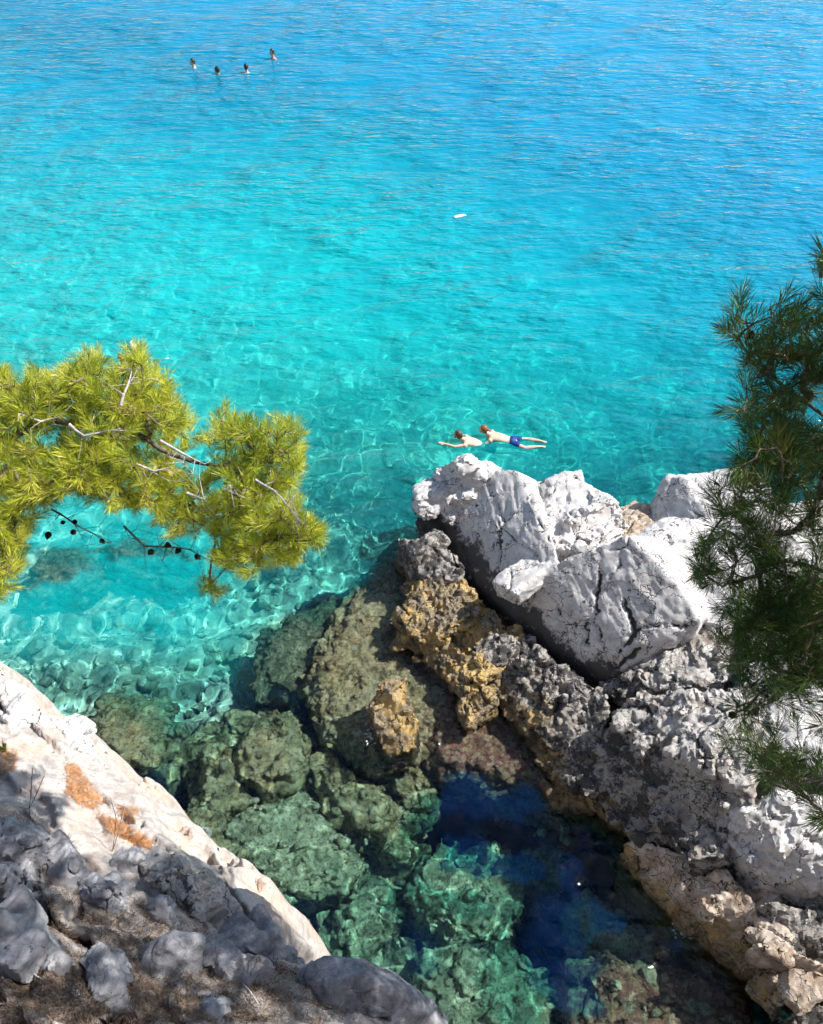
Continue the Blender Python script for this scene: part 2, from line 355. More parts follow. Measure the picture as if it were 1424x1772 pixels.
A_top = rock('limestone_rock', [
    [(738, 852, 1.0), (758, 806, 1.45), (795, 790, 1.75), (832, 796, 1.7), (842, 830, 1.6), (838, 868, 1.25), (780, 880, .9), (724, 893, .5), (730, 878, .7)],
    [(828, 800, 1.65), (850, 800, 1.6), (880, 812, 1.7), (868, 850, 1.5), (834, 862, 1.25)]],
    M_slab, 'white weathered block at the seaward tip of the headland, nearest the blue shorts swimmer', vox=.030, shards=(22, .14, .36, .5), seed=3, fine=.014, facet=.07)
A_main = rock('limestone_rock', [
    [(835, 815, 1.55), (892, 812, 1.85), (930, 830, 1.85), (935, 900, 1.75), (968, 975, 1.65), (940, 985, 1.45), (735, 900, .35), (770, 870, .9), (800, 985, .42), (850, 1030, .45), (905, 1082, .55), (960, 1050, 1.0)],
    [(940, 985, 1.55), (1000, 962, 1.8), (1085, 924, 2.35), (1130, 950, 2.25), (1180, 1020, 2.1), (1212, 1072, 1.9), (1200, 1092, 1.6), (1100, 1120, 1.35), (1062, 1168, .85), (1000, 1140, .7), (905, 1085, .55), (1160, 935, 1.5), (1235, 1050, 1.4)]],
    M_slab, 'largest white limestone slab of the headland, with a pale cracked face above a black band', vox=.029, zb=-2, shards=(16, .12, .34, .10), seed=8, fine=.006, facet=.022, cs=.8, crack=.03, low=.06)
carve(A_main, [(1.5, (1037, 985), (1035, 1030), (1030, 1075), (1040, 1110), (1052, 1140), (1060, 1168)), (1.2, (1080, 1035), (1090, 1070), (1098, 1095), (1090, 1110), (1062, 1140)),
               (1, (1095, 1092), (1130, 1082), (1180, 1085), (1215, 1080)), (.8, (1012, 1080), (1018, 1120)), (.7, (860, 870), (868, 920), (865, 960)), (.8, (905, 840), (925, 880), (945, 925), (968, 952)),
               (1.6, (1058, 1160), (1095, 1135), (1115, 1120)), (1, (1190, 1090), (1170, 1130), (1150, 1165)), (.6, (1050, 1010), (1065, 985), (1075, 968)), (.6, (960, 1040), (975, 1075), (970, 1110)),
               (.6, (1055, 1050), (1060, 1080), (1078, 1100)), (.5, (800, 900), (830, 930), (862, 935)), (.5, (780, 905), (800, 940), (815, 985)), (.5, (985, 1030), (990, 1070), (1000, 1100))])
A_back = rock('limestone_rock', [
    [(930, 835, 1.5), (960, 820, 1.7), (1005, 815, 1.75), (1020, 850, 1.7), (1045, 915, 1.65), (1030, 950, 1.55), (960, 950, 1.45), (940, 895, 1.5)],
    [(1000, 822, 1.6), (1035, 850, 1.5), (1062, 880, 1.2), (1066, 925, 1.3), (1040, 930, 1.5)]],
    M_white, 'white upright block with a brown edge behind the big cracked slab', vox=.030, shards=(30, .12, .34, .5), seed=21, fine=.014, facet=.08)
A_gap = rock('limestone_rock', [[(1060, 890, .8), (1100, 868, 1.0), (1128, 880, 1.1), (1120, 925, 1.3), (1090, 935, 1.4), (1062, 925, 1.2)]],
    M_brown, 'small low white and brown rock wedged in the gap between slab and right boulders', vox=.030, shards=(12, .08, .2, .5), seed=33)
rock('limestone_rock', [[(1118, 880, 1.0), (1150, 822, 1.6), (1180, 828, 1.75), (1260, 812, 1.8), (1320, 815, 1.9), (1330, 880, 1.8), (1220, 895, 1.6), (1140, 915, 1.1)]],
    M_white, 'pale rounded boulder at the water edge, half behind the right pine branch tip', 'boulder', vox=.032, shards=(10, .25, .5, .2), seed=37, fine=.012, crack=.02, facet=.03)
rock('limestone_rock', [[(1088, 935, 1.5), (1150, 895, 1.7), (1215, 900, 1.8), (1230, 960, 1.7), (1180, 985, 1.6), (1130, 950, 1.7)],
                        [(1200, 900, 1.7), (1300, 880, 1.9), (1424, 860, 2.0), (1480, 1000, 2.0), (1300, 1060, 1.8), (1215, 1000, 1.6)]],
    M_white, 'broad pinkish white boulder behind the needles of the right pine', 'boulder', vox=.03, zb=-.3, shards=(16, .25, .6, .3), seed=41, fine=.014, facet=.04)
rock('limestone_rock', [[(1190, 1090, 1.3), (1235, 1075, 1.4), (1290, 1090, 1.5), (1300, 1150, 1.5), (1250, 1185, 1.4), (1180, 1150, 1.25)], [(1070, 1172, .9), (1120, 1130, 1.2), (1200, 1110, 1.35), (1240, 1180, 1.4), (1160, 1195, 1.15)]],
    M_rough, 'cracked low white blocks below the big slab, beside the pine needles', vox=.030, zb=-.3, shards=(40, .10, .30, .6), seed=45, cs=2.2, crack=.08, facet=.09, fine=.03)
rock('limestone_rock', [[(1280, 1060, 1.7), (1400, 1020, 2.0), (1540, 1010, 2.0), (1560, 1300, 1.8), (1400, 1330, 1.8), (1290, 1240, 1.6)]],
    M_white, 'white rock mass at the right edge, seen through the dark pine', vox=.03, zb=-.3, seed=47)
rock('limestone_rock', [[(862, 1095, .45), (925, 1125, .62), (1045, 1195, .85), (1055, 1232, .8), (1020, 1330, .45), (1005, 1392, .05), (960, 1340, -.1), (880, 1230, .1), (840, 1150, .25)]],
    M_rough, 'grey pitted ledge sloping from the slab down to the dark pool', vox=.029, zb=-2.6, spread=-.25, shards=(70, .08, .28, .5), seed=51, fine=.05, facet=.08, cs=1.8, under=.05)
rock('limestone_rock', [[(690, 932, .55), (735, 935, .8), (790, 955, .85), (805, 980, .8), (790, 1005, .6), (730, 1000, .5), (700, 965, .45)]],
    M_rough, 'rounded knob with black pitted top at the seaward end of the ochre ledge', 'boulder', vox=.026, zb=-.5, shards=(20, .08, .2, .4), seed=55, fine=.035)
rock('limestone_rock', [[(735, 1000, .5), (800, 1000, .6), (860, 1060, .55), (880, 1110, .55), (860, 1200, .2), (830, 1240, .0), (770, 1160, .05), (730, 1090, .1), (700, 1010, .1)],
                        [(680, 1062, .18), (715, 1040, .42), (800, 1125, .46), (852, 1200, .28), (830, 1225, .05), (735, 1140, .08)], [(715, 985, .35), (745, 990, .6), (790, 1060, .62), (770, 1090, .45), (710, 1040, .3)]],
    M_ochre, 'ochre yellow ledge stepping down into the water left of the white slab', vox=.026, zb=-1.5, spread=-.1, shards=(70, .07, .26, .55), seed=57, fine=.05, facet=.1, cs=2.0, crack=.08, under=.05)
rock('limestone_rock', [[(640, 1215, .3), (655, 1180, .55), (680, 1170, .62), (705, 1195, .55), (722, 1240, .4), (715, 1290, .15), (670, 1310, -.05), (650, 1270, .1)]],
    M_ochre, 'small pale boulder with golden base standing alone in the shallow water', 'boulder', vox=.023, zb=-1, shards=(24, .05, .16, .5), seed=61, fine=.04, spread=.02)
rock('limestone_rock', [[(1062, 1235, 1.0), (1090, 1200, 1.35), (1180, 1195, 1.6), (1260, 1200, 1.8), (1300, 1300, 1.8), (1310, 1400, 1.6), (1250, 1485, .9), (1180, 1475, .6), (1110, 1440, .4), (1025, 1385, .0), (1020, 1330, .5)]],
    M_rough, 'big rough grey boulder with black pitted flank above the dark pool', 'boulder', vox=.029, zb=-3, spread=-.2, shards=(80, .09, .34, .42), seed=65, fine=.05, facet=.07, cs=1.1)
rock('limestone_rock', [[(1280, 1400, 1.6), (1350, 1370, 1.8), (1424, 1390, 1.8), (1540, 1390, 1.7), (1540, 1560, 1.4), (1424, 1535, 1.2), (1335, 1520, 1.0), (1265, 1480, .85)]],
    M_white, 'bright white pitted rock under the lowest pine branch at the right edge', vox=.030, zb=-.3, shards=(34, .10, .28, .4), seed=67, fine=.045)
rock('limestone_rock', [[(1080, 1460, .4), (1100, 1450, .5), (1190, 1480, .65), (1215, 1510, .65), (1225, 1560, .55), (1195, 1625, .05), (1140, 1570, .0), (1070, 1480, .1)],
                        [(1225, 1510, .7), (1255, 1495, .8), (1305, 1560, .8), (1332, 1600, .75), (1320, 1640, .45), (1280, 1690, .0), (1190, 1620, .0), (1215, 1560, .5)]],
    M_brown, 'long brown faced block leaning along the edge of the dark pool', vox=.026, zb=-2, spread=-.2, shards=(9, .1, .28, .2), seed=71, fine=.018, facet=.05, crack=.04)
rock('limestone_rock', [[(1320, 1560, 1.0), (1424, 1575, 1.1), (1520, 1600, 1.1), (1520, 1690, .9), (1424, 1650, .85), (1345, 1615, .75)]],
    M_rough, 'dark grey sloping rock behind the square blocks at the right edge', vox=.030, zb=-.3, shards=(14, .1, .25, .2), seed=73, fine=.04)
rock('limestone_rock', [[(1290, 1660, .5), (1310, 1635, .9), (1355, 1640, .95), (1372, 1665, .85), (1355, 1705, .1), (1300, 1695, .05)]], M_brown,
     'square tan block at the pool edge, left of its twin in the lower right corner', 'boulder', vox=.023, zb=-1, spread=-.05, shards=(5, .1, .2, .3), seed=75, fine=.012)
rock('limestone_rock', [[(1360, 1670, .65), (1378, 1648, .95), (1424, 1668, 1.0), (1450, 1700, .85), (1424, 1712, .15), (1370, 1705, .1)]], M_brown,
     'square pale block in the lower right corner, right of its twin', 'boulder', vox=.023, zb=-1, spread=-.05, shards=(5, .1, .2, .3), seed=77, fine=.012)
rock('limestone_rock', [[(1370, 1772, .4), (1400, 1745, .6), (1480, 1740, .8), (1480, 1830, .7), (1380, 1830, .4)]], M_rough,
     'rough pale rock poking into the very bottom right corner', vox=.026, zb=-1, spread=0, shards=(16, .08, .2, .4), seed=79)

# reefs and boulders under the water
def reefrock(label, outl, top, zb, mat, seed, peaks=(), vox=.038, amp=.09, name='sunken_boulder', cat='boulder'):
    pts = [P(u, v, top - .25) for u, v in outl]; c = np.mean(pts, axis=0)
    w = list(pts) + [np.array((*(c[:2] + (q[:2] - c[:2]) * .72), top)) for q in pts] + [P(*k) for k in peaks]
    w += [np.array((*(c[:2] + (q[:2] - c[:2]) * .92), zb)) for q in pts]
    L = [w]; L += shardset(L, 42, .07, .26, .6, np.random.default_rng(seed), zmin=top - 1.3, flat=(1.1, 1, .8), tilt=.5)
    m = trim(remesh(hulls(L), vox, 0), max(zb + .1, top - 1.7)); v = verts(m); n = vnorm(m)
    d = .08 * fbm(v * 1.3, 2, seed) + .7 * amp * billow(v * 2.6, 4, seed + 3, .62)
    f1, f2, r = worley(v * 6, seed); d += .05 * (.5 - f1) + .03 * (r - .5) + .04 * facets(v * 5.5, seed + 2)
    v = v + n * d[:, None]; v[:, 2] = np.minimum(v[:, 2], np.maximum(-.06, top + .3)); setv(m, v)
    o = link(name, m, mat); tag(o, label, cat, 'weedy rocks under the water'); RECV.append(o); return o
reefrock('brown weedy shelf just under the water around the small golden boulder', [(690, 935), (600, 1020), (550, 1110), (530, 1200), (560, 1270), (650, 1330), (760, 1310), (860, 1240), (830, 1130), (740, 1020)], -.32, -2.4, M_reef_brown, 101, vox=.03, name='sunken_ledge', cat='rock')
reefrock('reddish weedy shelf between golden boulder and the grey pitted ledge', [(720, 1240), (760, 1180), (840, 1200), (960, 1300), (1000, 1390), (920, 1365), (830, 1335), (740, 1330)], -.3, -2.6, M_reef_red, 103, vox=.03, name='sunken_ledge', cat='rock')
reefrock('smoky green weedy rock left of the brown shelf, deep under', [(440, 1120), (520, 1060), (600, 1040), (560, 1160), (520, 1230), (450, 1190)], -.9, -2.8, M_reef_dark, 105, name='sunken_ledge', cat='rock')
reefrock('brown knobbly sunken boulder left of the weedy shelf tip', [(410, 1290), (440, 1245), (500, 1240), (535, 1290), (525, 1350), (470, 1380), (415, 1350)], -.55, -3, M_reef_brown, 107)
reefrock('narrow brown sunken boulder near the cliff, above the big pale one', [(350, 1330), (385, 1295), (415, 1330), (420, 1400), (375, 1430), (345, 1390)], -.8, -3, M_reef_brown, 109)
reefrock('largest pale green sunken boulder, beside the sunlit cliff foot', [(370, 1440), (430, 1385), (520, 1370), (580, 1430), (640, 1500), (600, 1545), (500, 1560), (410, 1520)], -.9, -3.2, M_reef_green, 111)
reefrock('long brown sunken ridge running diagonally below the golden boulder', [(535, 1320), (575, 1310), (640, 1370), (715, 1420), (690, 1470), (620, 1440), (560, 1390)], -.8, -3.4, M_reef_brown, 113)
reefrock('small brown sunken knob beside the darkest pool', [(700, 1335), (725, 1320), (742, 1370), (735, 1410), (705, 1405)], -.7, -4, M_reef_brown, 115, vox=.028)
reefrock('round pale sunken boulder in the middle of the pool', [(715, 1540), (750, 1480), (830, 1470), (905, 1490), (900, 1570), (860, 1640), (780, 1625), (720, 1590)], -1.2, -4, M_reef_green, 117)
reefrock('yellowish sunken boulder close to the grey boulder on the cliff', [(560, 1590), (600, 1545), (660, 1545), (690, 1600), (665, 1650), (590, 1655)], -1.3, -3, M_reef_green, 119)
reefrock('broad pale green sunken boulder at the bottom edge', [(715, 1690), (770, 1650), (880, 1645), (950, 1700), (960, 1790), (860, 1830), (740, 1800)], -1.0, -3.5, M_reef_green, 121)
reefrock('small pale sunken boulder in the dark water below the long block', [(990, 1580), (1010, 1550), (1060, 1580), (1110, 1630), (1090, 1660), (1030, 1640)], -1.0, -4.5, M_reef_green, 123)
reefrock('brown and purple sunken boulder in the lower right pool', [(985, 1720), (1020, 1665), (1100, 1660), (1200, 1690), (1285, 1730), (1290, 1800), (1120, 1830), (990, 1800)], -.5, -4, M_reef_red, 125)
reefrock('olive sunken boulder against the foot of the left cliff', [(150, 1250), (200, 1205), (280, 1210), (310, 1270), (280, 1340), (210, 1345)], -.5, -2.6, M_reef_brown, 127)
reefrock('brown weedy ledge under water along the sunlit cliff strip', [(290, 1420), (340, 1400), (400, 1470), (440, 1550), (480, 1620), (420, 1600), (340, 1500)], -.5, -3.2, M_reef_brown, 129, name='sunken_ledge', cat='rock')
reefrock('dark sunken rock below the left tip of the pine branch', [(50, 985), (90, 955), (165, 950), (175, 1000), (120, 1030), (60, 1025)], -.6, -2.2, M_reef_dark, 131)
reefrock('grey sunken rock under the pine branch, beside a deep blue hollow', [(175, 950), (230, 930), (330, 940), (350, 970), (280, 975), (200, 975)], -.4, -2.6, M_reef_dark, 133)
reefrock('weedy brown reef filling the gap between the cliff boulders and the shelf', [(300, 1290), (400, 1240), (470, 1230), (560, 1290), (640, 1380), (560, 1420), (430, 1410), (330, 1380)], -1.25, -3, M_reef_brown, 137, name='sunken_ledge', cat='rock')
reefrock('low mottled reef between the two largest pale sunken boulders', [(560, 1470), (640, 1450), (740, 1470), (760, 1540), (700, 1600), (620, 1570)], -1.7, -3.2, M_reef_brown, 139, name='sunken_ledge', cat='rock')
reefrock('pale stony bottom under the ribbed boulder, beside the bottom edge', [(520, 1620), (600, 1610), (700, 1640), (760, 1720), (720, 1800), (600, 1760)], -1.6, -3.2, M_reef_green, 141, name='sunken_ledge', cat='rock')
reefrock('dark sunken boulder between the round pale one and the pool rim', [(905, 1500), (935, 1480), (950, 1510), (940, 1550), (912, 1545)], -1.6, -4.5, M_reef_dark, 135)

pb = np.random.default_rng(8); V = []; F = []; ico = bmesh.new(); bmesh.ops.create_icosphere(ico, subdivisions=1, radius=1); IV = np.array([x.co[:] for x in ico.verts]); IF = np.array([[x.index for x in y.verts] for y in ico.faces]); ico.free()
for _ in range(1500):
    u_, v_ = pb.uniform(-60, 560), pb.uniform(760, 1290); c_ = P(u_, v_, -1.8); r_ = .03 * 5.0 ** (pb.uniform() ** 1.8); zz_ = float(bedz(np.array([[c_[0]]]), np.array([[c_[1]]]))[0, 0]) if _ % 1 == 0 else 0
    q = IV * r_ * pb.uniform(.6, 1.3, 3) * (1 + .25 * pb.normal(size=(len(IV), 1))); a_ = pb.uniform(0, 6.28); q = q @ np.array([(math.cos(a_), math.sin(a_), 0), (-math.sin(a_), math.cos(a_), 0), (0, 0, .7)])
    F.append(IF + len(V) * len(IV)); V.append(q + (c_[0], c_[1], zz_ + .2 * r_))
def pebble_mat():
    s = NT('sea_pebbles'); pos = s.n('NewGeometry').outputs['Position']; v1 = s.n('SeparateColor', Color=s.n('TexVoronoi', Vector=pos, Scale=5.0).outputs['Color']); n = s.noise(pos, 20, 5).outputs[0]
    col = s.mix(s.ss(v1.outputs[0], .2, .8), (.26, .25, .17), (.66, .64, .54)); return s.pbr(s.mix(s.math('MULTIPLY', s.ss(n, .5, .65), .6), col, (.12, .12, .06)), .9, None, .1)
RECV.append(tag(link('pebbles', mesh_np('pebbles', np.concatenate(V), np.concatenate(F)), pebble_mat()), 'mottled stones covering the shallow sea floor below the left pine', 'stones', kind='stuff'))
# ================================================================ left cliff
EDGE = [(-300, 980, 10.5), (-60, 1120, 9.6), (0, 1172, 9.2), (60, 1225, 8.9), (130, 1270, 8.5), (200, 1350, 8.0), (300, 1432, 7.4), (400, 1512, 6.9), (480, 1600, 6.4), (545, 1668, 6.0), (640, 1760, 5.5), (800, 1850, 5.2)]
EW = [PD(*e) for e in EDGE]; EXY = np.array([e[:2] for e in EW] + [(1.5, .7), (3.5, 1.0), (7, 1.8), (14, 2.5)])
CT = [PD(*e) for e in [(-100, 1400, 6.6), (0, 1300, 7.9), (100, 1350, 7.6), (0, 1500, 6.1), (120, 1500, 6.4), (200, 1450, 7.0), (250, 1560, 6.2), (350, 1560, 6.4), (0, 1650, 5.2), (150, 1650, 5.5), (300, 1680, 5.6), (450, 1650, 5.9), (0, 1772, 4.7), (200, 1772, 4.9), (400, 1772, 5.1), (560, 1772, 5.2), (-200, 1772, 4.6)]] + EW
CT = [tuple(c) for c in CT] + [(-12, 5, 5), (-12, 0, 7), (-4, .3, 7.2), (-2, .3, 7.0), (0, 0, 9.1), (0, .5, 6.6), (-3, -1.5, 9), (0, -2, 9.3), (3.5, .2, 7.6), (7, .5, 7.5), (3, -3, 9.5), (10, -6, 11), (-10, -8, 11), (0, -12, 13), (14, 1, 7)]
topf = rbf([c[:2] for c in CT], [c[2] for c in CT], .02)
def edge_dist(X, Y):                               # signed: positive on the sea side
    q = np.stack([X.ravel(), Y.ravel()], 1); best = np.full(len(q), 1e9); sgn = np.zeros(len(q))
    for a, b in zip(EXY[:-1], EXY[1:]):
        ab = b - a; t = np.clip(((q - a) @ ab) / (ab @ ab), 0, 1); c = a + t[:, None] * ab; d = np.linalg.norm(q - c, axis=1)
        s = np.sign(ab[0] * (q[:, 1] - a[1]) - ab[1] * (q[:, 0] - a[0])); m = d < best - 1e-9
        sgn = np.where(m, s, sgn); best = np.where(m, d, best)
    return (best * np.where(sgn > 0, 1, -1)).reshape(X.shape)
gx = np.concatenate([np.linspace(-16, -6.2, 50), np.arange(-6.1, 1.2, .028), np.linspace(1.3, 16, 60)]); gy = np.concatenate([np.linspace(-14, .2, 50), np.arange(.3, 6.6, .028), np.linspace(6.7, 12, 30)])
X, Y = np.meshgrid(gx, gy)
# bedding runs along the cliff strip
TD = (EXY[9] - EXY[3]); TD /= np.linalg.norm(TD)
def cliff_z(X, Y):
    ed = edge_dist(X, Y); z0 = topf(X, Y)
    p = np.stack([X.ravel(), Y.ravel(), z0.ravel() * .6], 1); al = p[:, :2] @ TD; ac = p[:, 0] * TD[1] - p[:, 1] * TD[0]
    w = .25 * fbm(p * 1.1, 3, 70); q = np.stack([al * .8 + w, ac * 2.6 + 1.4 * w, 0 * al], 1)
    strip = sstep(-1.15, -.75, ed).ravel()        # the smooth sunlit strip next to the drop
    f1, f2, rid = worley(q * 1.05, 77); g1, g2, gid = worley(q * 2.6, 78)
    d = (.20 * (rid - .5) - .10 * np.exp(-((f2 - f1) / .08) ** 2) + .07 * (gid - .5) + .16 * facets(q * 1.7, 91) + .05 * facets(q * 4.2, 92)) * (1 - .62 * strip)
    tt = ac * 2.3 + 1.5 * w + .25 * noise(q * 2.2, 95); sw = tt - np.floor(tt); d += (.26 * sw ** 2.5 - .08) * (.25 + .9 * sstep(-.2, .3, noise(np.stack([al * .9, np.floor(tt) * 3.7, 0 * al], 1), 96))) * (1 - .75 * strip)
    tt = ac * 7 + 4 * w + .3 * noise(q * 5, 97); sw = tt - np.floor(tt); d += .05 * sw ** 2 * (1 - .6 * strip)
    d += (.10 * fbm(q * .9, 4, 79) + .022 * fbm(p * 7, 4, 81, .6) + .05 * (.4 - np.abs(noise(q * 3.1, 94)) * 2)) * (1 - .3 * strip)
    z = z0 + d.reshape(X.shape)
    drop = np.maximum(ed + .0 + .24 * fbm(p * 1.5, 4, 83).reshape(X.shape), 0)
    return z - drop * 3.5 - 3.0 * drop ** 2 * .5, rid.reshape(X.shape), strip.reshape(X.shape), d.reshape(X.shape)
Z, crid, cstrip, cdet = cliff_z(X, Y); Z = np.maximum(Z, -4.0)
ny, nx = X.shape; ii = np.arange(ny * nx).reshape(ny, nx)
cm = mesh_np('cliff', np.stack([X, Y, Z], -1).reshape(-1, 3), np.stack([ii[:-1, :-1], ii[:-1, 1:], ii[1:, 1:], ii[1:, :-1]], -1).reshape(-1, 4))
lit = np.clip(.5 - cdet * 6 + .5 * fbm(np.stack([X.ravel(), Y.ravel(), 0 * X.ravel()], 1) * 1.6, 3, 90).reshape(X.shape), 0, 1) * (1 - .8 * cstrip)
inner = sstep(-1.2, -2.2, edge_dist(X, Y)); lit = np.clip(lit + .35 * inner, 0, 1)
attr(cm, 'litter', lit.ravel())
def cliff_mat():
    s = NT('cliff_limestone'); pos = s.n('NewGeometry').outputs['Position']
    n1 = s.noise(pos, 1.7, 5).outputs[0]; n2 = s.noise(pos, 8, 9, .7).outputs[0]; n3 = s.noise(pos, 38, 8, .7).outputs[0]
    lt = s.n('Attribute', {'attribute_name': 'litter'}).outputs['Fac']
    col = s.mix(s.ss(n2, .35, .65), (.34, .31, .29), (.60, .55, .51)); col = s.mix(s.math('MULTIPLY', s.ss(n1, .45, .65), .45), col, (.66, .44, .31))
    li = s.ss(s.math('ADD', s.math('MULTIPLY', n2, .6), s.math('MULTIPLY', n3, .4)), .56, .62); col = s.mix(s.math('MULTIPLY', li, .7), col, (.05, .045, .045))
    soil = s.mix(s.ss(n3, .4, .6), (.045, .028, .022), (.11, .062, .04))
    col = s.mix(s.ss(s.math('ADD', lt, s.math('MULTIPLY', s.math('SUBTRACT', n3, .5), .5)), .58, .72), col, soil)
    return s.pbr(col, .9, s.n('Bump', Strength=.6, Distance=.05, Height=s.math('ADD', n2, n3)).outputs[0], .2)
cliff = link('cliff', cm, cliff_mat()); tag(cliff, kind='structure'); RECV.append(cliff)
cv = verts(cm); CB = BVHTree.FromPolygons([Vector(x) for x in cv], [p.vertices[:] for p in cm.polygons])
def hit(u, v):
    h = CB.ray_cast(Vector(CAM), Vector(ray(u, v))); return None if h[0] is None else (np.array(h[0]), np.array(h[1]))
CF = np.array([(TD[0] * .9, TD[1] * .9, .42), (-TD[1], TD[0], 0), (0, 0, 1.0)]); CF[2] = np.cross(CF[0], CF[1])
def boulder(label, outl, hgt, mat, seed, name='boulder', smooth_=0, nsh=16, dep=None, **kw):
    w = []
    c = hit(*np.mean(outl, axis=0))
    d0 = dep or (c[0] - CAM) @ FW
    for u, v in outl:
        p = PD(u, v, d0); w += [p]
    w = np.array(w); ctr = w.mean(0); L = [q for q in w]
    L += [ctr + (q - ctr) * .6 + np.array((0, -.2, .98)) * hgt for q in w[::2]] + [ctr + (q - ctr) * .9 - np.array((0, -.3, .95)) * (hgt + .25) for q in w]
    sz = np.linalg.norm(w - ctr, axis=1).mean(); L = [L]
    if smooth_ < 2: L += shardset(L, nsh, sz * .18, sz * .55, .4, np.random.default_rng(seed), zmin=-9, fr=CF, flat=(1.7, .8, .7), tilt=.15)
    m = trim(remesh(hulls(L), .017, smooth_), ctr[2] - hgt - .35); shape_rock(m, seed=seed, **kw); m.set_sharp_from_angle(angle=R(34 if smooth_ < 2 else 50)); o = link(name, m, mat); tag(o, label, 'boulder'); RECV.append(o); return o
boulder('smooth grey boulder lying in the dry pine needles, lower left', [(232, 1680), (250, 1635), (300, 1612), (345, 1618), (354, 1660), (345, 1710), (290, 1735), (240, 1725)], .14, M_boul, 201, smooth_=3, low=.04, crack=.02, fine=.008, facet=.03, cs=1.8)
boulder('long grey ribbed boulder on the cliff lip at the bottom centre', [(520, 1690), (560, 1662), (620, 1658), (690, 1690), (745, 1730), (790, 1790), (700, 1830), (600, 1790), (540, 1740)], .18, M_boul, 203, smooth_=2, dep=5.75, low=.04, crack=.03, fine=.012, facet=.03, cs=1.8)
boulder('pale grey block sitting on the shadow line of the cliff', [(185, 1495), (200, 1478), (235, 1475), (250, 1490), (246, 1512), (215, 1520), (190, 1512)], .07, M_boul, 205, crack=.04, fine=.012, facet=.03, cs=2.6, low=.03)
boulder('narrow grey tilted stone left of the pale block', [(62, 1480), (85, 1466), (120, 1495), (134, 1535), (118, 1548), (85, 1518)], .08, M_boul, 207, crack=.04, fine=.012, facet=.03, cs=2.6, low=.03)
boulder('dark rough rock on the shaded side of the cliff strip', [(252, 1518), (290, 1505), (345, 1530), (388, 1572), (396, 1640), (350, 1612), (290, 1565)], .08, M_rough, 209, crack=.05, fine=.02, facet=.035, cs=2.4)
boulder('pointed grey stone upright in the needles, centre left', [(253, 1575), (272, 1556), (305, 1585), (328, 1622), (312, 1632), (275, 1610)], .08, M_boul, 211, crack=.04, fine=.012, facet=.03, cs=2.6, low=.03)
boulder('low grey slab of stone at the left edge in the shade', [(-20, 1500), (30, 1500), (80, 1540), (110, 1600), (60, 1610), (0, 1570)], .07, M_boul, 213, crack=.04, fine=.012, facet=.03, cs=2.6, low=.03)
boulder('thin ribbed grey stone with white streaks, low in the needles', [(150, 1680), (175, 1660), (215, 1720), (225, 1772), (200, 1785), (165, 1730)], .05, M_boul, 215, crack=.04, fine=.012, facet=.03, cs=2.6, low=.03)

for i, (lab, outl, h_) in enumerate([
    ('jagged grey outcrop running down from the left edge, above the litter', [(-30, 1440), (30, 1430), (90, 1480), (140, 1540), (110, 1560), (40, 1510)], .07),
    ('broken pale rib of rock between the narrow tilted stone and pointed stone', [(140, 1530), (170, 1525), (215, 1570), (240, 1610), (195, 1600)], .06),
    ('long dark ribbed outcrop on the cliff lip above the big ribbed boulder', [(372, 1622), (420, 1604), (478, 1634), (525, 1672), (480, 1688), (405, 1660)], .06),
    ('low broken ledge at the left edge near the dark bottom corner', [(-30, 1600), (40, 1600), (120, 1660), (170, 1720), (110, 1720), (20, 1660)], .06),
    ('small stepped ledge under the smooth grey boulder', [(350, 1640), (400, 1650), (450, 1700), (470, 1740), (410, 1730), (365, 1690)], .05),
    ('rough cream ledge at the upper left where the cliff meets the water', [(-30, 1190), (20, 1185), (70, 1240), (110, 1280), (60, 1290), (0, 1250)], .06),
    ('cracked brown edge block on the upper rim of the sunlit strip', [(85, 1235), (125, 1270), (165, 1320), (150, 1335), (110, 1300)], .05),
    ('small pale stone in the litter near the bottom edge, left of centre', [(330, 1755), (355, 1735), (390, 1745), (385, 1775), (345, 1780)], .03)]):
    boulder(lab, outl, h_, M_boul if i not in (5, 6) else M_white, 230 + i, name='rock_outcrop', nsh=26, crack=.03, fine=.014, facet=.02, cs=2.4, low=.03)
# ================================================================ water
WH = [P(335, 112, 0), P(377, 124, 0), P(427, 120, 0), P(472, 95, 0), P(790, 765, 0), P(870, 770, 0), P(228, 612, 0), P(795, 373, 0)]
wr = np.random.default_rng(4)
WV = []
for k in range(80):
    L = .14 * 1.045 ** k * wr.uniform(.9, 1.1); a = R(95) + wr.normal(0, R(38) if L > .6 else R(75)); WV.append((L, a, wr.uniform(0, 6.28)))
def sea_z(X, Y):
    Z = 0 * X
    for L, a, ph in WV:
        A = .0026 * L ** .9 * (1.0 if L < .8 else .55)
        Z += A * np.sin(2 * np.pi / L * (X * math.cos(a) + Y * math.sin(a)) + ph + .6 * np.sin(.31 * X + ph) + .6 * np.sin(.23 * Y + 2 * ph))
    p = np.stack([X.ravel(), Y.ravel(), 0 * X.ravel()], 1); Z *= (1 + .55 * fbm(p * .22, 2, 60)).reshape(X.shape)
    for i, c in enumerate(WH):
        r = np.hypot(X - c[0], Y - c[1]); Z += .010 * np.sin(2 * np.pi * r / .42) * np.exp(-((r - 1.1) / .9) ** 2)
    return Z * sstep(1.0, .96, np.abs(X) / (8 + .72 * np.maximum(Y, 0))) * sstep(66, 60, Y) * sstep(.5, 1, Y)
yw = np.array([-1500, -200, -20] + rows(0.5, 66, .047, .0036) + [80, 130, 300, 900, 2200]); xw = np.concatenate([[-40, -8, -2, -1.2], np.linspace(-1, 1, 365), [1.2, 2, 8, 40]])
v, f = fan(xw, yw, sea_z)
wm = mesh_np('sea', v, f)
HG = np.full((640, 640), -99.0); H0 = np.array((-13.0, 0.0)); HC = .05   # height map of everything that stands in the near water
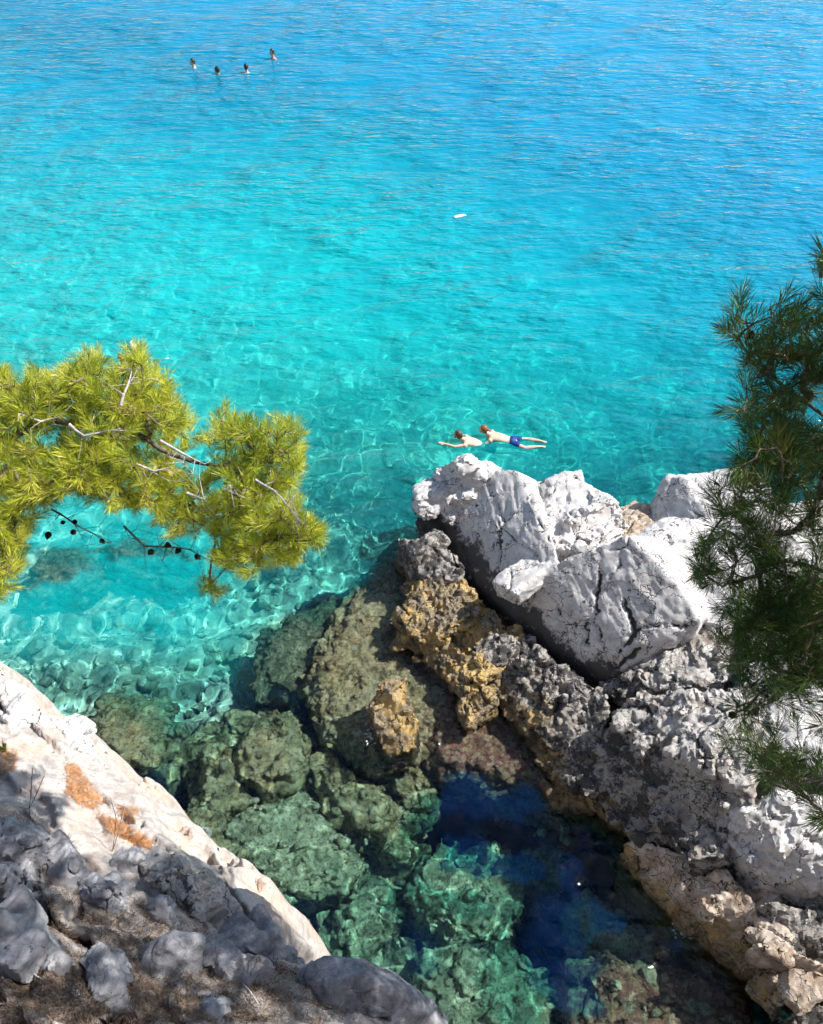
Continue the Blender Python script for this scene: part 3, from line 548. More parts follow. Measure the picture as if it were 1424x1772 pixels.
for o in RECV:
    q = verts(o.data); ij = np.floor((q[:, :2] - H0) / HC).astype(int); k = np.all((ij >= 0) & (ij < 640), axis=1); np.maximum.at(HG, (ij[k, 0], ij[k, 1]), q[k, 2])
cc = H0 + (np.stack(np.meshgrid(np.arange(640), np.arange(640), indexing='ij'), -1) + .5) * HC
HG = np.maximum(HG, bed_smooth(cc[..., 0], cc[..., 1]))
for _ in range(3): HG = (HG + np.roll(HG, 1, 0) + np.roll(HG, -1, 0) + np.roll(HG, 1, 1) + np.roll(HG, -1, 1)) / 5
wdep = depth_lookup(v[:, 0], v[:, 1]); sd_ = wdep.copy()
for _ in range(2):
    ij = np.floor((v[:, :2] + np.stack([0 * sd_, .3 * sd_], 1) - H0) / HC).astype(int); k = np.all((ij >= 0) & (ij < 640), axis=1); sd_ = np.where(k, np.clip(-HG[np.clip(ij[:, 0], 0, 639), np.clip(ij[:, 1], 0, 639)], 0, 20), wdep)
rb = np.random.default_rng(17); V = []; F = []                # loose rubble on and between the sunken rocks
while len(V) < 230:
    c_ = P(rb.uniform(300, 1250), rb.uniform(1180, 1790), -1.6); i_, j_ = int((c_[0] - H0[0]) / HC), int((c_[1] - H0[1]) / HC)
    if not (0 <= i_ < 640 and 0 <= j_ < 640) or not (-4 < HG[i_, j_] < -.35): continue
    r_ = .03 * 3.5 ** (rb.uniform() ** 1.6); q = IV * r_ * rb.uniform(.55, 1.4, 3) * (1 + .3 * rb.normal(size=(len(IV), 1))); a_ = rb.uniform(0, 6.28); q = q @ np.array([(math.cos(a_), math.sin(a_), 0), (-math.sin(a_), math.cos(a_), 0), (0, 0, .75)])
    F.append(IF + len(V) * len(IV)); V.append(q + (c_[0], c_[1], min(HG[i_, j_], -.3) + .25 * r_))
RECV.append(tag(link('rubble', mesh_np('rubble', np.concatenate(V), np.concatenate(F), False), M_reef_green), 'loose weedy rubble strewn over the sunken rocks', 'stones', kind='stuff'))
wdep = sd_; KA = np.array((.36, .028, .036))
tint = np.exp(-wdep[:, None] * KA[None])
a = wm.attributes.new('tint', 'FLOAT_COLOR', 'POINT'); a.data.foreach_set('color', np.concatenate([tint, np.ones((len(tint), 1))], 1).astype(np.float32).ravel())
sm_ = depth_lookup(v[:, 0], v[:, 1]); off_ = sstep(8.0, 13, v[:, 1] - .35 * v[:, 0])   # clear pool by rocks; open water's diffuse colour replaces sunlight lost on bed
tb_ = np.maximum(.85 * (1 - np.exp(-(sm_ / 6.0) ** 1.5)), .52 * sstep(8, 19, v[:, 1])) * off_ + .34 * (1 - np.exp(-(wdep / 2.7) ** 3)) * (1 - off_); lf_ = .34 * sstep(-1.5, -4.0, v[:, 0]) * sstep(6.5, 8.5, v[:, 1]) * sstep(.2, 1.2, wdep); off_ = np.maximum(off_, sstep(-1.5, -3.5, v[:, 0]) * sstep(6.5, 8.0, v[:, 1])); tb_ = np.maximum(tb_, lf_); attr(wm, 'turbid_fill', tb_)
dp_ = np.maximum(sstep(2.2, 7.0, sm_), sstep(14, 36, v[:, 1]))[:, None]; sc_ = (np.array((0, .52, .54)) * (1 - dp_) + np.array((0, .29, .54)) * dp_) * off_[:, None] + np.array((0, .016, .075)) * (1 - off_[:, None])
a = wm.attributes.new('scatter', 'FLOAT_COLOR', 'POINT'); a.data.foreach_set('color', np.concatenate([sc_, np.ones((len(sc_), 1))], 1).astype(np.float32).ravel())
def water_mat():
    s = NT('sea_water'); pos = s.n('NewGeometry').outputs['Position']
    t = s.n('Attribute', {'attribute_name': 'tint'}).outputs['Color']; tb = s.n('Attribute', {'attribute_name': 'turbid_fill'}).outputs['Fac']
    h = 0
    for rot, scl, amp, sx in ((.12, 1.35, 1.5, .5), (-.3, 2.6, .8, .55), (.5, 5.5, .30, .6)):
        mp = s.n('Mapping', Vector=pos); mp.inputs['Rotation'].default_value = (0, 0, rot); mp.inputs['Scale'].default_value = (sx, 1.25, 1)
        x = s.math('MULTIPLY', s.noise(mp, scl, 3, .5).outputs[0], amp); h = x if isinstance(h, int) else s.math('ADD', h, x)
    pn_ = s.ss(s.noise(pos, .16, 3).outputs[0], .3, .65); h = s.math('MULTIPLY', h, s.math('MULTIPLY_ADD', pn_, .9, .45))
    b = s.n('Bump', Strength=.85, Distance=.10, Height=h).outputs[0]; b2 = s.n('Bump', Strength=1.0, Distance=.22, Height=h).outputs[0]
    fr = s.n('Fresnel', IOR=1.33, Normal=b); re = s.n('BsdfRefraction', Color=t, Roughness=0.0, IOR=1.33)
    gl = s.n('BsdfGlossy', Roughness=.04, Normal=b); di = s.n('BsdfDiffuse', Color=s.n('Attribute', {'attribute_name': 'scatter'}).outputs['Color'], Normal=b2)
    m1 = s.n('MixShader', i0=tb, i1=re, i2=di); m2 = s.n('MixShader', i0=fr, i1=m1, i2=gl); return s.surf(m2)
sea = link('sea', wm, water_mat()); tag(sea, kind='structure'); sea.cycles.is_caustics_caster = True

# ================================================================ pines
def project(p):
    r = np.asarray(p) - CAM; d = r @ FW
    return 712 + FPX * (r @ RT) / d, 886 - FPX * (r @ UP) / d, d
def inpoly(u, v, poly):
    n = len(poly); c = np.zeros(np.shape(u), bool)
    for i in range(n):
        x0, y0 = poly[i]; x1, y1 = poly[i - 1]
        c ^= ((y0 > v) != (y1 > v)) & (u < (x1 - x0) * (v - y0) / (y1 - y0 + 1e-9) + x0)
    return c
def unit(a): return a / (np.linalg.norm(a, axis=-1, keepdims=True) + 1e-9)
def tubes(segs, sides=5):                          # segs: (p0, p1, r0, r1) arrays
    P0, P1, R0, R1 = [np.array(x) for x in zip(*segs)]
    ax = unit(P1 - P0); h = np.where(np.abs(ax[:, 2:3]) > .8, (1., 0, 0), (0, 0, 1.)); s1 = unit(np.cross(ax, h)); s2 = np.cross(ax, s1)
    V = []; n = len(P0)
    for k in range(sides):
        t = 2 * math.pi * k / sides; o = s1 * math.cos(t) + s2 * math.sin(t); V += [P0 + o * R0[:, None], P1 + o * R1[:, None]]
    V = np.stack(V, 1).reshape(-1, 3); b = np.arange(n)[:, None] * 2 * sides; F = []
    for k in range(sides):
        j = (k + 1) % sides; F.append(np.concatenate([b + 2 * k, b + 2 * j, b + 2 * j + 1, b + 2 * k + 1], 1))
    return V, np.concatenate(F)
def curve_pts(pts, step=.07, wob=.02, seed=0):
    pts = np.array(pts, float); out = []
    for a, b in zip(pts[:-1], pts[1:]):
        n = max(2, int(np.linalg.norm(b - a) / step)); out += [a + (b - a) * k / n for k in range(n)]
    out = np.array(out + [pts[-1]])
    out += wob * np.stack([fbm(out * 3, 2, seed + i) for i in range(3)], 1)
    return out
def bark_mat(name, a, b):
    s = NT(name); pos = s.n('NewGeometry').outputs['Position']; n = s.noise(pos, 30, 8, .7).outputs[0]; n2 = s.noise(pos, 6, 4).outputs[0]
    col = s.mix(s.ss(s.math('ADD', s.math('MULTIPLY', n, .6), s.math('MULTIPLY', n2, .4)), .42, .58), a, b)
    return s.pbr(col, .9, s.n('Bump', Strength=.7, Distance=.01, Height=n).outputs[0], .1)
M_bark = bark_mat('pine_bark', (.06, .045, .035), (.20, .16, .13)); M_dead = bark_mat('bare_grey_wood', (.34, .31, .30), (.58, .54, .52)); M_twig = bark_mat('twig_bark', (.10, .075, .05), (.26, .21, .16))
M_cone = bark_mat('cone_scales', (.008, .006, .005), (.035, .025, .018))
def needle_mat(name, c0, c1, c2):
    s = NT(name); h = s.n('Attribute', {'attribute_name': 'hue'}).outputs['Fac']
    col = s.mix(s.ss(h, 0, .5), c0, c1); col = s.mix(s.ss(h, .55, 1.0), col, c2)
    d = s.n('BsdfDiffuse', Color=col); t = s.n('BsdfTranslucent', Color=col); g = s.n('BsdfGlossy', Roughness=.35, Color=(.8, .8, .7))
    m = s.n('MixShader', i0=.38, i1=d, i2=t); return s.surf(s.n('MixShader', i0=.035, i1=m, i2=g))
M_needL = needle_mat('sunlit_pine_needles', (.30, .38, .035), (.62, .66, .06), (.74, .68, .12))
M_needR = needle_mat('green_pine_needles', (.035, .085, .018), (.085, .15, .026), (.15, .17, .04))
def needles(pts, ax, rg, n=60, ln=.085, wid=.0028, hue=None, back=.11):
    N = len(pts); A = np.repeat(ax, n, 0); B = np.repeat(pts, n, 0); h = np.repeat(hue, n) + rg.normal(0, .10, N * n)
    t = rg.uniform(0, 1, N * n); base = B - A * (back * t)[:, None]
    rd = rg.normal(size=(N * n, 3)); rd = unit(rd - A * np.sum(rd * A, 1, keepdims=True)); th = np.radians(rg.uniform(18, 62, N * n) * (.55 + .6 * t))
    D = A * np.cos(th)[:, None] + rd * np.sin(th)[:, None]; D[:, 2] -= .08; D = unit(D)
    L = (ln * rg.uniform(.75, 1.2, N * n))[:, None]; sd = unit(np.cross(D, rg.normal(size=(N * n, 3)))) * wid / 2
    mid = base + D * L * .4 + rd * .003
    V = np.stack([base, mid + sd, base + D * L, mid - sd], 1).reshape(-1, 3); k = np.arange(N * n)[:, None] * 4
    F = np.concatenate([k + np.array([[0, 1, 2]]), k + np.array([[0, 2, 3]])])
    return V, F, np.repeat(h, 4)
def cone_mesh():
    V = []; F = []; nr, ns = 11, 12
    for i in range(nr):
        t = i / (nr - 1); r = .022 * math.sin(math.pi * (.06 + .94 * t) ** .8) + .002
        for k in range(ns):
            a = 2 * math.pi * (k + .5 * (i % 2)) / ns; q = r * (1 + .22 * ((i + k) % 2)); V.append((q * math.cos(a), q * math.sin(a), -.075 * t))
    for i in range(nr - 1):
        for k in range(ns):
            j = (k + 1) % ns; F.append((i * ns + k, i * ns + j, (i + 1) * ns + j, (i + 1) * ns + k))
    return mesh_np('cone', V, F)
CONE = cone_mesh(); CONE.materials.append(M_cone)
def pine(label, base, trunk, limbs, shoots, mat, rg, ln, nn, cones, dead=(), wid=.0028, toward=None):
    root = empty('pine_tree', base); tag(root, label, 'pine tree'); off = np.array(base)
    def part(name, V, F, m, hue=None):
        me = mesh_np(name, V - off, F)
        if hue is not None: attr(me, 'hue', hue)
        return link(name, me, m, root)
    tp = curve_pts(trunk, .15, .06, 3); rr = np.linspace(.17, .06, len(tp))
    part('trunk', *tubes([(a, b, r0, r1) for a, b, r0, r1 in zip(tp[:-1], tp[1:], rr[:-1], rr[1:])], 12), M_bark)
    nodes = []
    for i, (pl, r0) in enumerate(limbs):
        q = curve_pts(pl, .06, .05, 11 + i); rr = np.linspace(r0, .006, len(q)); nodes.append(q)
        part('limb', *tubes([(a, b, x, y) for a, b, x, y in zip(q[:-1], q[1:], rr[:-1], rr[1:])], 8), M_bark)
    nodes = np.concatenate(nodes); S = shoots; N = len(S)
    # every shoot grows from the nearest wood that is already joined to a limb
    d0 = np.full(N, 1e9); par = np.zeros(N, int)
    for i in range(0, len(nodes), 400):
        dd = np.linalg.norm(S[:, None] - nodes[None, i:i + 400], axis=2); j = dd.argmin(1); m_ = dd[np.arange(N), j]; b = m_ < d0; d0 = np.where(b, m_, d0); par = np.where(b, -(i + j) - 1, par)
    done = np.zeros(N, bool); order = []; cost = d0.copy()
    for _ in range(N):
        c = np.where(done, 1e9, cost); j = int(c.argmin()); done[j] = True; order.append(j)
        dd = np.linalg.norm(S - S[j], axis=1) * 1.0 + .10 * d0[j]; b = (dd < cost) & ~done; cost[b] = dd[b]; par[b] = j
    cnt = np.ones(N)
    for j in order[::-1]:
        if par[j] >= 0: cnt[par[j]] += cnt[j]
    pp = np.where((par >= 0)[:, None], S[np.maximum(par, 0)], nodes[np.clip(-par - 1, 0, len(nodes) - 1)])
    rad = .0018 + .0016 * np.sqrt(cnt); mid = (S + pp) / 2 + rg.normal(0, .012, S.shape) + (0, 0, -.01)
    segs = [(a, m_, r * 1.15, r) for a, m_, r in zip(pp, mid, rad)] + [(m_, b, r, r * .8) for m_, b, r in zip(mid, S, rad)]
    part('twigs', *tubes(segs, 5), M_twig)['kind'] = 'stuff'
    up = np.array((0, 0, .55)) if toward is None else toward
    ax = unit(unit(S - pp) * .75 + up + rg.normal(0, .28, S.shape))
    hue = np.clip(rg.normal(.42, .27, N) + .5 * noise(S * 2.2, 4), 0, 1)
    nb = part('needles', *needles(S + ax * .05, ax, rg, nn, ln, wid, hue)[:2], mat, None); nb['kind'] = 'stuff'
    attr(nb.data, 'hue', np.repeat(np.repeat(hue, nn) + rg.normal(0, .1, N * nn), 4))
    for c in cones:
        o = bpy.data.objects.new('cone', CONE); COL.objects.link(o); o.parent = root; o.location = np.array(c) + rg.normal(0, .02, 3) - off; o.rotation_euler = rg.uniform(-1.1, 1.1, 3); o.scale = (rg.uniform(.5, .75),) * 3
    for i, (pl, r0) in enumerate(dead):
        q = curve_pts(pl, .05, .03, 31 + i); rr = np.linspace(r0, r0 * .25, len(q)); sg = [(a, b, x, y) for a, b, x, y in zip(q[:-1], q[1:], rr[:-1], rr[1:])]
        for k in range(1, len(q)):
            e = q[k] + rg.normal(0, .05, 3); sg += [(q[k], e, rr[k] * .5, .0016), (e, e + rg.normal(0, .06, 3), .0018, .001), (e, e + rg.normal(0, .07, 3), .0018, .001)]
        part('dead_branch', *tubes(sg, 6), M_dead if r0 > .008 else M_bark)
    return root
rg = np.random.default_rng(21)
LP = [(-60, 640), (0, 645), (30, 655), (60, 640), (105, 645), (120, 615), (150, 598), (170, 610), (185, 645), (215, 605), (240, 598), (262, 612), (272, 645), (285, 640), (296, 680), (330, 712), (340, 748), (365, 752), (395, 705), (402, 700), (415, 735), (440, 728), (470, 738), (490, 722), (520, 735), (536, 765), (530, 830), (515, 860), (535, 900), (566, 925), (560, 945), (540, 950), (525, 978), (470, 985), (440, 1005), (400, 1000), (375, 985), (395, 950), (360, 935), (300, 930), (270, 905), (210, 885), (150, 870), (95, 860), (70, 880), (-60, 880)]
LP2 = [(-60, 870), (30, 860), (75, 880), (50, 930), (55, 970), (25, 1000), (15, 1035), (-60, 1050)]; LP3 = [(335, 1010), (370, 1000), (390, 1030), (370, 1048), (350, 1035)]
def fill(poly, n, dfun, thr=-.2, sc_=2.6, seed=0):
    out = []; pa = np.array(poly); lo, hi = pa.min(0), pa.max(0)
    while len(out) < n:
        u = rg.uniform(lo[0], hi[0], 600); v = rg.uniform(lo[1], hi[1], 600); k = inpoly(u, v, poly); u, v = u[k], v[k]
        d = dfun(u, v) + rg.uniform(-1, 1, len(u)) * .45; q = CAM + (FW[None] + RT[None] * ((u - 712) / FPX)[:, None] - UP[None] * ((v - 886) / FPX)[:, None]) * d[:, None]
        k = noise(q * sc_, seed) > thr; out += list(q[k])
    return np.array(out[:n])
def shrink(poly, px):
    pa = np.array(poly, float); c = pa.mean(0); d = pa - c; return (pa - d / np.linalg.norm(d, axis=1)[:, None] * px).tolist()
PDL = lambda u, v, d: PD(u, v, d * .86)
dl = lambda u, v: .86 * (6.15 + .0012 * (v - 800) * -1 + .0006 * (u - 250))
SL = np.concatenate([fill(shrink(LP, 12), 1620, dl, -.26), fill(shrink(LP2, 10), 170, dl), fill(shrink(LP3, 8), 9, dl)])
l1 = [PDL(-420, 900, 6.6), PDL(-150, 860, 6.4), PDL(0, 845, 6.3), PDL(150, 835, 6.25), PDL(300, 865, 6.2), PDL(430, 895, 6.2), PDL(520, 930, 6.2)]
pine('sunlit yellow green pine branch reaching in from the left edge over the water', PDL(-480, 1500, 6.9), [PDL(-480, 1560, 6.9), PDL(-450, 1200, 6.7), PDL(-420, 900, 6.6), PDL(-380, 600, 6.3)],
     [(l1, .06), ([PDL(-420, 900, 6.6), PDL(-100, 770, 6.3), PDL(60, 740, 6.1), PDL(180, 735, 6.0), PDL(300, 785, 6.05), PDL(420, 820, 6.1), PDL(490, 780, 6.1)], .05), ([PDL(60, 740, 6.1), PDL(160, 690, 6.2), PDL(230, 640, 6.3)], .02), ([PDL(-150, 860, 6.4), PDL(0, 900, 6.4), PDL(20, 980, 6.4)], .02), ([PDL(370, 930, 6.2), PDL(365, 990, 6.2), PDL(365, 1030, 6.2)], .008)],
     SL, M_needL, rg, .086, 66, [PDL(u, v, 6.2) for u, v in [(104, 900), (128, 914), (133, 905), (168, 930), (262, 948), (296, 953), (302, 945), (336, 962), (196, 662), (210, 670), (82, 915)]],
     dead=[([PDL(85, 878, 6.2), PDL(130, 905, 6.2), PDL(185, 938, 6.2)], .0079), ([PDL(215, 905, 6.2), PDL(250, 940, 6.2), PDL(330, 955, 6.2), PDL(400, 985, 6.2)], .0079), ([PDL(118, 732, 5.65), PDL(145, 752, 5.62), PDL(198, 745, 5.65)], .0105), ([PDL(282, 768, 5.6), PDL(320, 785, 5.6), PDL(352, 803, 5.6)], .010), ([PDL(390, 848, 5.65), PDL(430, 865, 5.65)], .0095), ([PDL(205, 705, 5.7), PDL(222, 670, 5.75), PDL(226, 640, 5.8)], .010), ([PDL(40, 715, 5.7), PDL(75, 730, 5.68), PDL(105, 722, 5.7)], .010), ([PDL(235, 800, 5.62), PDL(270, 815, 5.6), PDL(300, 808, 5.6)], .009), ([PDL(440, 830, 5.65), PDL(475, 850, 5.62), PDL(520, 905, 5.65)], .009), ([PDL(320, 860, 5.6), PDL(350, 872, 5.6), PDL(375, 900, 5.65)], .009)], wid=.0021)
RP = [(1410, 430), (1404, 470), (1415, 520), (1395, 545), (1375, 500), (1355, 505), (1345, 540), (1325, 512), (1300, 535), (1290, 490), (1270, 520), (1245, 572), (1285, 590), (1290, 620), (1262, 690), (1290, 715), (1270, 760), (1265, 815), (1205, 870), (1225, 905), (1196, 965), (1195, 1005), (1240, 1040), (1262, 1090), (1240, 1120), (1262, 1190), (1255, 1240), (1250, 1290), (1300, 1330), (1310, 1370), (1370, 1380), (1424, 1450), (1520, 1470), (1520, 430)]
dr = lambda u, v: 4.15 + .0004 * (v - 900)
S1 = np.concatenate([fill(shrink(RP, 14), 800, dr, -.12, 3.0, 7), fill([(1290, 760), (1440, 740), (1440, 880), (1300, 870)], 70, dr, -.4), fill([(1310, 1020), (1440, 1010), (1440, 1190), (1330, 1200), (1280, 1130)], 140, dr, -.3)]); uu, vv, _ = project(S1)
hole = (inpoly(uu, vv, [(1230, 830), (1424, 800), (1470, 960), (1390, 1010), (1330, 930)]) & (rg.uniform(size=len(uu)) < .4)) | (inpoly(uu, vv, [(1370, 1200), (1450, 1180), (1450, 1330), (1390, 1300)]) & (rg.uniform(size=len(uu)) < .85))
S1 = S1[~hole]
B = []  # out-of-view crown shoots, shaped along sun rays to shade the left cliff
SHADE = [(-60, 1370), (30, 1385), (107, 1471), (241, 1490), (388, 1558), (483, 1620), (570, 1690), (700, 1772), (700, 1900), (-300, 1900), (-300, 1500)]
for u_, v_ in [(x, y) for x, y in zip(rg.uniform(-300, 700, 9000), rg.uniform(1420, 1900, 9000)) if inpoly(np.array(x), np.array(y), SHADE)]:
    h = hit(u_, v_)
    if h is None: continue
    for t_ in np.arange(3.0, 11, .25):
        q = h[0] + SUN * t_; pu, pv, pd = project(q)
        if pd < .3 or pu > 1500 or pv < -150: B.append(q + SUN * rg.uniform(.1, 1.6)); break
    if len(B) >= 1300: break
B = np.array(B); print('crown', len(B), B.min(0), B.max(0))
tr = np.array((3.5, .3, 7.3)); T = lambda h: tr + np.array((.05 * h, .12 * h, h))
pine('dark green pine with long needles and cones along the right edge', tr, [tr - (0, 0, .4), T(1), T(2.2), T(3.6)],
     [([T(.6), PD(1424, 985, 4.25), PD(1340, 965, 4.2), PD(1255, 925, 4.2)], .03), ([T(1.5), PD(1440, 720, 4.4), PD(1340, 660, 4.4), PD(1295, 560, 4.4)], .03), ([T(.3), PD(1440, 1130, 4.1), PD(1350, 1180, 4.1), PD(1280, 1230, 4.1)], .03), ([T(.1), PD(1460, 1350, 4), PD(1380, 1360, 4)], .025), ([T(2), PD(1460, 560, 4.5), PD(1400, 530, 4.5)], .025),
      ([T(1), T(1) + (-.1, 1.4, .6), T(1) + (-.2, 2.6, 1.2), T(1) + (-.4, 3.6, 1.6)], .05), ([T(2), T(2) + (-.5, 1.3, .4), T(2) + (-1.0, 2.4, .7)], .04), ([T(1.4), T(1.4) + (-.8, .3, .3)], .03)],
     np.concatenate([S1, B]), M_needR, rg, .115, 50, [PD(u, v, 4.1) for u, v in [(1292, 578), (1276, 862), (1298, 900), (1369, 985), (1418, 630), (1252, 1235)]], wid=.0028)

# ================================================================ dry needles and plants on the cliff
def col_mat(name, a, b, sc_=20, rough=.8, spec=.2):
    s = NT(name); n = s.noise(s.n('NewGeometry').outputs['Position'], sc_, 4).outputs[0]; return s.pbr(s.mix(s.ss(n, .35, .65), a, b), rough, None, spec)
M_straw = col_mat('dry_orange_needles', (.36, .15, .05), (.56, .30, .14), 30); M_straw2 = col_mat('old_brown_needles', (.075, .05, .035), (.27, .20, .15), 40)
def scatter(name, label, uvs, mat, ln, wid, lift):
    V = []; F = []
    for u, v in uvs:
        h = hit(u, v)
        if h is None: continue
        p, n = h
        if n[2] < .25: continue
        d = rg.normal(size=3); d -= n * (d @ n) * .85; d /= np.linalg.norm(d); s_ = np.cross(d, n); s_ = s_ / (np.linalg.norm(s_) + 1e-6) * wid / 2; L = ln * rg.uniform(.6, 1.3); o = p + n * lift * rg.uniform(.2, 1)
        b = n * L * .12; k = len(V); V += [o - d * L / 2 - s_, o - d * L / 2 + s_, o + b + s_, o + b - s_, o + d * L / 2]; F += [(k, k + 1, k + 2), (k, k + 2, k + 3), (k + 3, k + 2, k + 4)]
    o = link(name, mesh_np(name, V, F, False), mat); return tag(o, label, 'pine needles', kind='stuff')
def pts_in(poly, n):
    pa = np.array(poly, float); lo, hi = pa.min(0), pa.max(0); o = []
    while len(o) < n:
        u = rg.uniform(lo[0], hi[0], 500); v = rg.uniform(lo[1], hi[1], 500); k = inpoly(u, v, poly); o += list(zip(u[k], v[k]))
    return o[:n]
scatter('dry_needles', 'orange dry pine needles lying in the hollows of the sunlit strip', pts_in([(112, 1325), (130, 1322), (165, 1370), (180, 1395), (155, 1402), (115, 1380)], 900) + pts_in([(170, 1410), (215, 1425), (260, 1455), (285, 1475), (240, 1465), (190, 1440)], 700) + pts_in([(200, 1395), (240, 1400), (235, 1420), (210, 1412)], 200) + pts_in([(0, 1290), (30, 1300), (25, 1335), (0, 1340)], 250), M_straw, .085, .0034, .02)
scatter('needle_litter', 'brown needle litter covering the shaded ground in the lower left', pts_in([(0, 1400), (60, 1420), (120, 1500), (240, 1560), (420, 1640), (560, 1700), (600, 1772), (0, 1772)], 9000) + pts_in([(0, 1600), (240, 1700), (480, 1772), (0, 1772)], 7000), M_straw2, .09, .0038, .035)
M_leaf = col_mat('sprout_leaves', (.10, .16, .03), (.25, .33, .06)); M_leaf2 = col_mat('tuft_leaves', (.05, .08, .03), (.14, .18, .07))
def tuft(label, u, v, n, hgt, mat, spread=.7, wid=.006):
    h = hit(u, v); p = h[0]; V = []; F = []
    for i in range(n):
        a = rg.uniform(0, 6.28); t = spread * rg.uniform(.1, 1); d = np.array((math.cos(a) * t, math.sin(a) * t, 1)); d /= np.linalg.norm(d); L = hgt * rg.uniform(.6, 1.1); s_ = unit(np.cross(d, rg.normal(size=3))) * wid / 2; b = p + np.array((math.cos(a), math.sin(a), 0)) * .012
        k = len(V); V += [b - s_ - p, b + s_ - p, b + d * L * .6 + s_ - p, b + d * L * .6 - s_ - p, b + d * L + np.array((d[0], d[1], -.4)) * L * .2 - p]; F += [(k, k + 1, k + 2), (k, k + 2, k + 3), (k + 3, k + 2, k + 4)]
    o = link('grass_tuft', mesh_np('grass_tuft', V, F, False), mat); o.location = p; tag(o, label, 'plant')
tuft('small dark green tuft growing on the shadow line of the cliff strip', 117, 1465, 60, .12, M_leaf2)
tuft('bright green sprout at the left edge beside orange needles', 8, 1300, 26, .14, M_leaf, .5, .012)
def dry_stem(label, stems):
    root = None; sg = []
    for pl in stems:
        q = curve_pts(pl, .05, .015, 61); sg += [(a, b, .0032, .0026) for a, b in zip(q[:-1], q[1:])]
        for k in range(3, len(q), 3): sg.append((q[k], q[k] + rg.normal(0, .05, 3) + (0, 0, .05), .002, .001))
    V, F = tubes(sg, 5); b = np.array(stems[0][0]); o = link('dry_stem', mesh_np('dry_stem', V - b, F), M_twig); o.location = b; tag(o, label, 'plant')
h1 = hit(60, 1455)[0]; h2 = hit(195, 1470)[0]; D1 = (h1 - CAM) @ FW; D2 = (h2 - CAM) @ FW
dry_stem('thin dry upright stem standing above the shaded stones at the left', [[h1, PD(50, 1400, D1 - .1), PD(55, 1330, D1 - .25)], [PD(50, 1400, D1 - .1), PD(75, 1345, D1 - .2)]])
dry_stem('thin forked dry twig in front of the sunlit strip, beside the pale block', [[h2, PD(205, 1440, D2 - .1), PD(215, 1395, D2 - .2)], [h2, PD(200, 1420, D2 - .12), PD(190, 1380, D2 - .2)]])
def stick(label, a, b, r):
    pa, pb = hit(*a)[0] + (0, 0, .02), hit(*b)[0] + (0, 0, .02); q = curve_pts([pa, (pa + pb) / 2 + (0, 0, .02), pb], .03, .03, 5); V, F = tubes([(x, y, r, r * .8) for x, y in zip(q[:-1], q[1:])], 6)
    o = link('stick', mesh_np('stick', V - pa, F), M_dead); o.location = pa; tag(o, label, 'stick', 'fallen sticks')
stick('pale fallen stick lying in the needles at the far lower left', (42, 1680), (78, 1698), .006); stick('pale curved stick in the dark litter, left of the long ribbed boulder', (425, 1705), (440, 1745), .007)

# ================================================================ people
_S = {}
def sph(seg):
    if seg not in _S:
        b = bmesh.new(); bmesh.ops.create_icosphere(b, subdivisions=2 if seg <= 14 else 3, radius=1); _S[seg] = (np.array([v.co[:] for v in b.verts]), np.array([[v.index for v in f.verts] for f in b.faces])); b.free()
    return _S[seg]
def ell(bm, c, r, ax=None, seg=14):
    ax = np.eye(3) if ax is None else np.array(ax)
    V, F = sph(seg); bm.append((np.array(c) + (V * r) @ ax, F))
def cap(bm, a, b, r0, r1, n=7):
    a, b = np.array(a, float), np.array(b, float)
    for k in range(n + 1): t = k / n; ell(bm, a + (b - a) * t, (r0 + (r1 - r0) * t,) * 3, seg=10)
def frame(f, u): f = unit(np.array(f, float)); r = unit(np.cross(f, np.array(u, float))); return r, f, np.cross(r, f)   # right, front, up
def head(bm, c, f, u, s=1.0):
    r, f, u = frame(f, u); A = (r, f, u); g = lambda x, y, z: np.array(c) + (r * x + f * y + u * z) * s
    ell(bm, g(0, -.01, .015), np.array((.075, .095, .10)) * s, A); ell(bm, g(0, .025, -.055), np.array((.055, .06, .06)) * s, A); cap(bm, g(0, .085, .01), g(0, .108, -.022), .009 * s, .015 * s, 3)
    ell(bm, g(0, .083, -.058), np.array((.024, .012, .009)) * s, A); ell(bm, g(0, .078, .035), np.array((.05, .016, .012)) * s, A); ell(bm, g(0, .07, -.095), np.array((.025, .022, .018)) * s, A)
    for k in (-1, 1): ell(bm, g(.077 * k, -.005, -.01), np.array((.012, .02, .03)) * s, A); ell(bm, g(.04 * k, .06, -.025), np.array((.025, .025, .022)) * s, A)
    return g, A
def hand(bm, w, d, nrm, s=1.0):
    d, n = unit(np.array(d, float)), unit(np.array(nrm, float)); sd = np.cross(d, n); p = np.array(w) + d * .05 * s
    ell(bm, p, np.array((.042, .05, .016)) * s, (sd, d, n)); cap(bm, w - d * .01, p, .026 * s, .024 * s, 3)
    for x, L in ((-.032, .062), (-.011, .075), (.011, .07), (.030, .055)):
        b = p + (sd * x + d * .042) * s; m_ = b + (d * L * .5 - n * .006) * s; cap(bm, b, m_, .0095 * s, .009 * s, 4); cap(bm, m_, m_ + (d * L * .5 - n * .016) * s, .009 * s, .0075 * s, 4)
    b = p + (sd * -.036 - d * .015) * s; cap(bm, b, b + (sd * -.032 + d * .03) * s, .011 * s, .0095 * s, 4); cap(bm, b + (sd * -.032 + d * .03) * s, b + (sd * -.04 + d * .058) * s, .0095 * s, .008 * s, 3)
def joined(bm):
    k = np.cumsum([0] + [len(x[0]) for x in bm]); return mesh_np('p', np.concatenate([x[0] for x in bm]), np.concatenate([x[1] + o for x, o in zip(bm, k)]))
def finish(bm, vox, sm=4): return remesh(joined(bm), vox, sm)
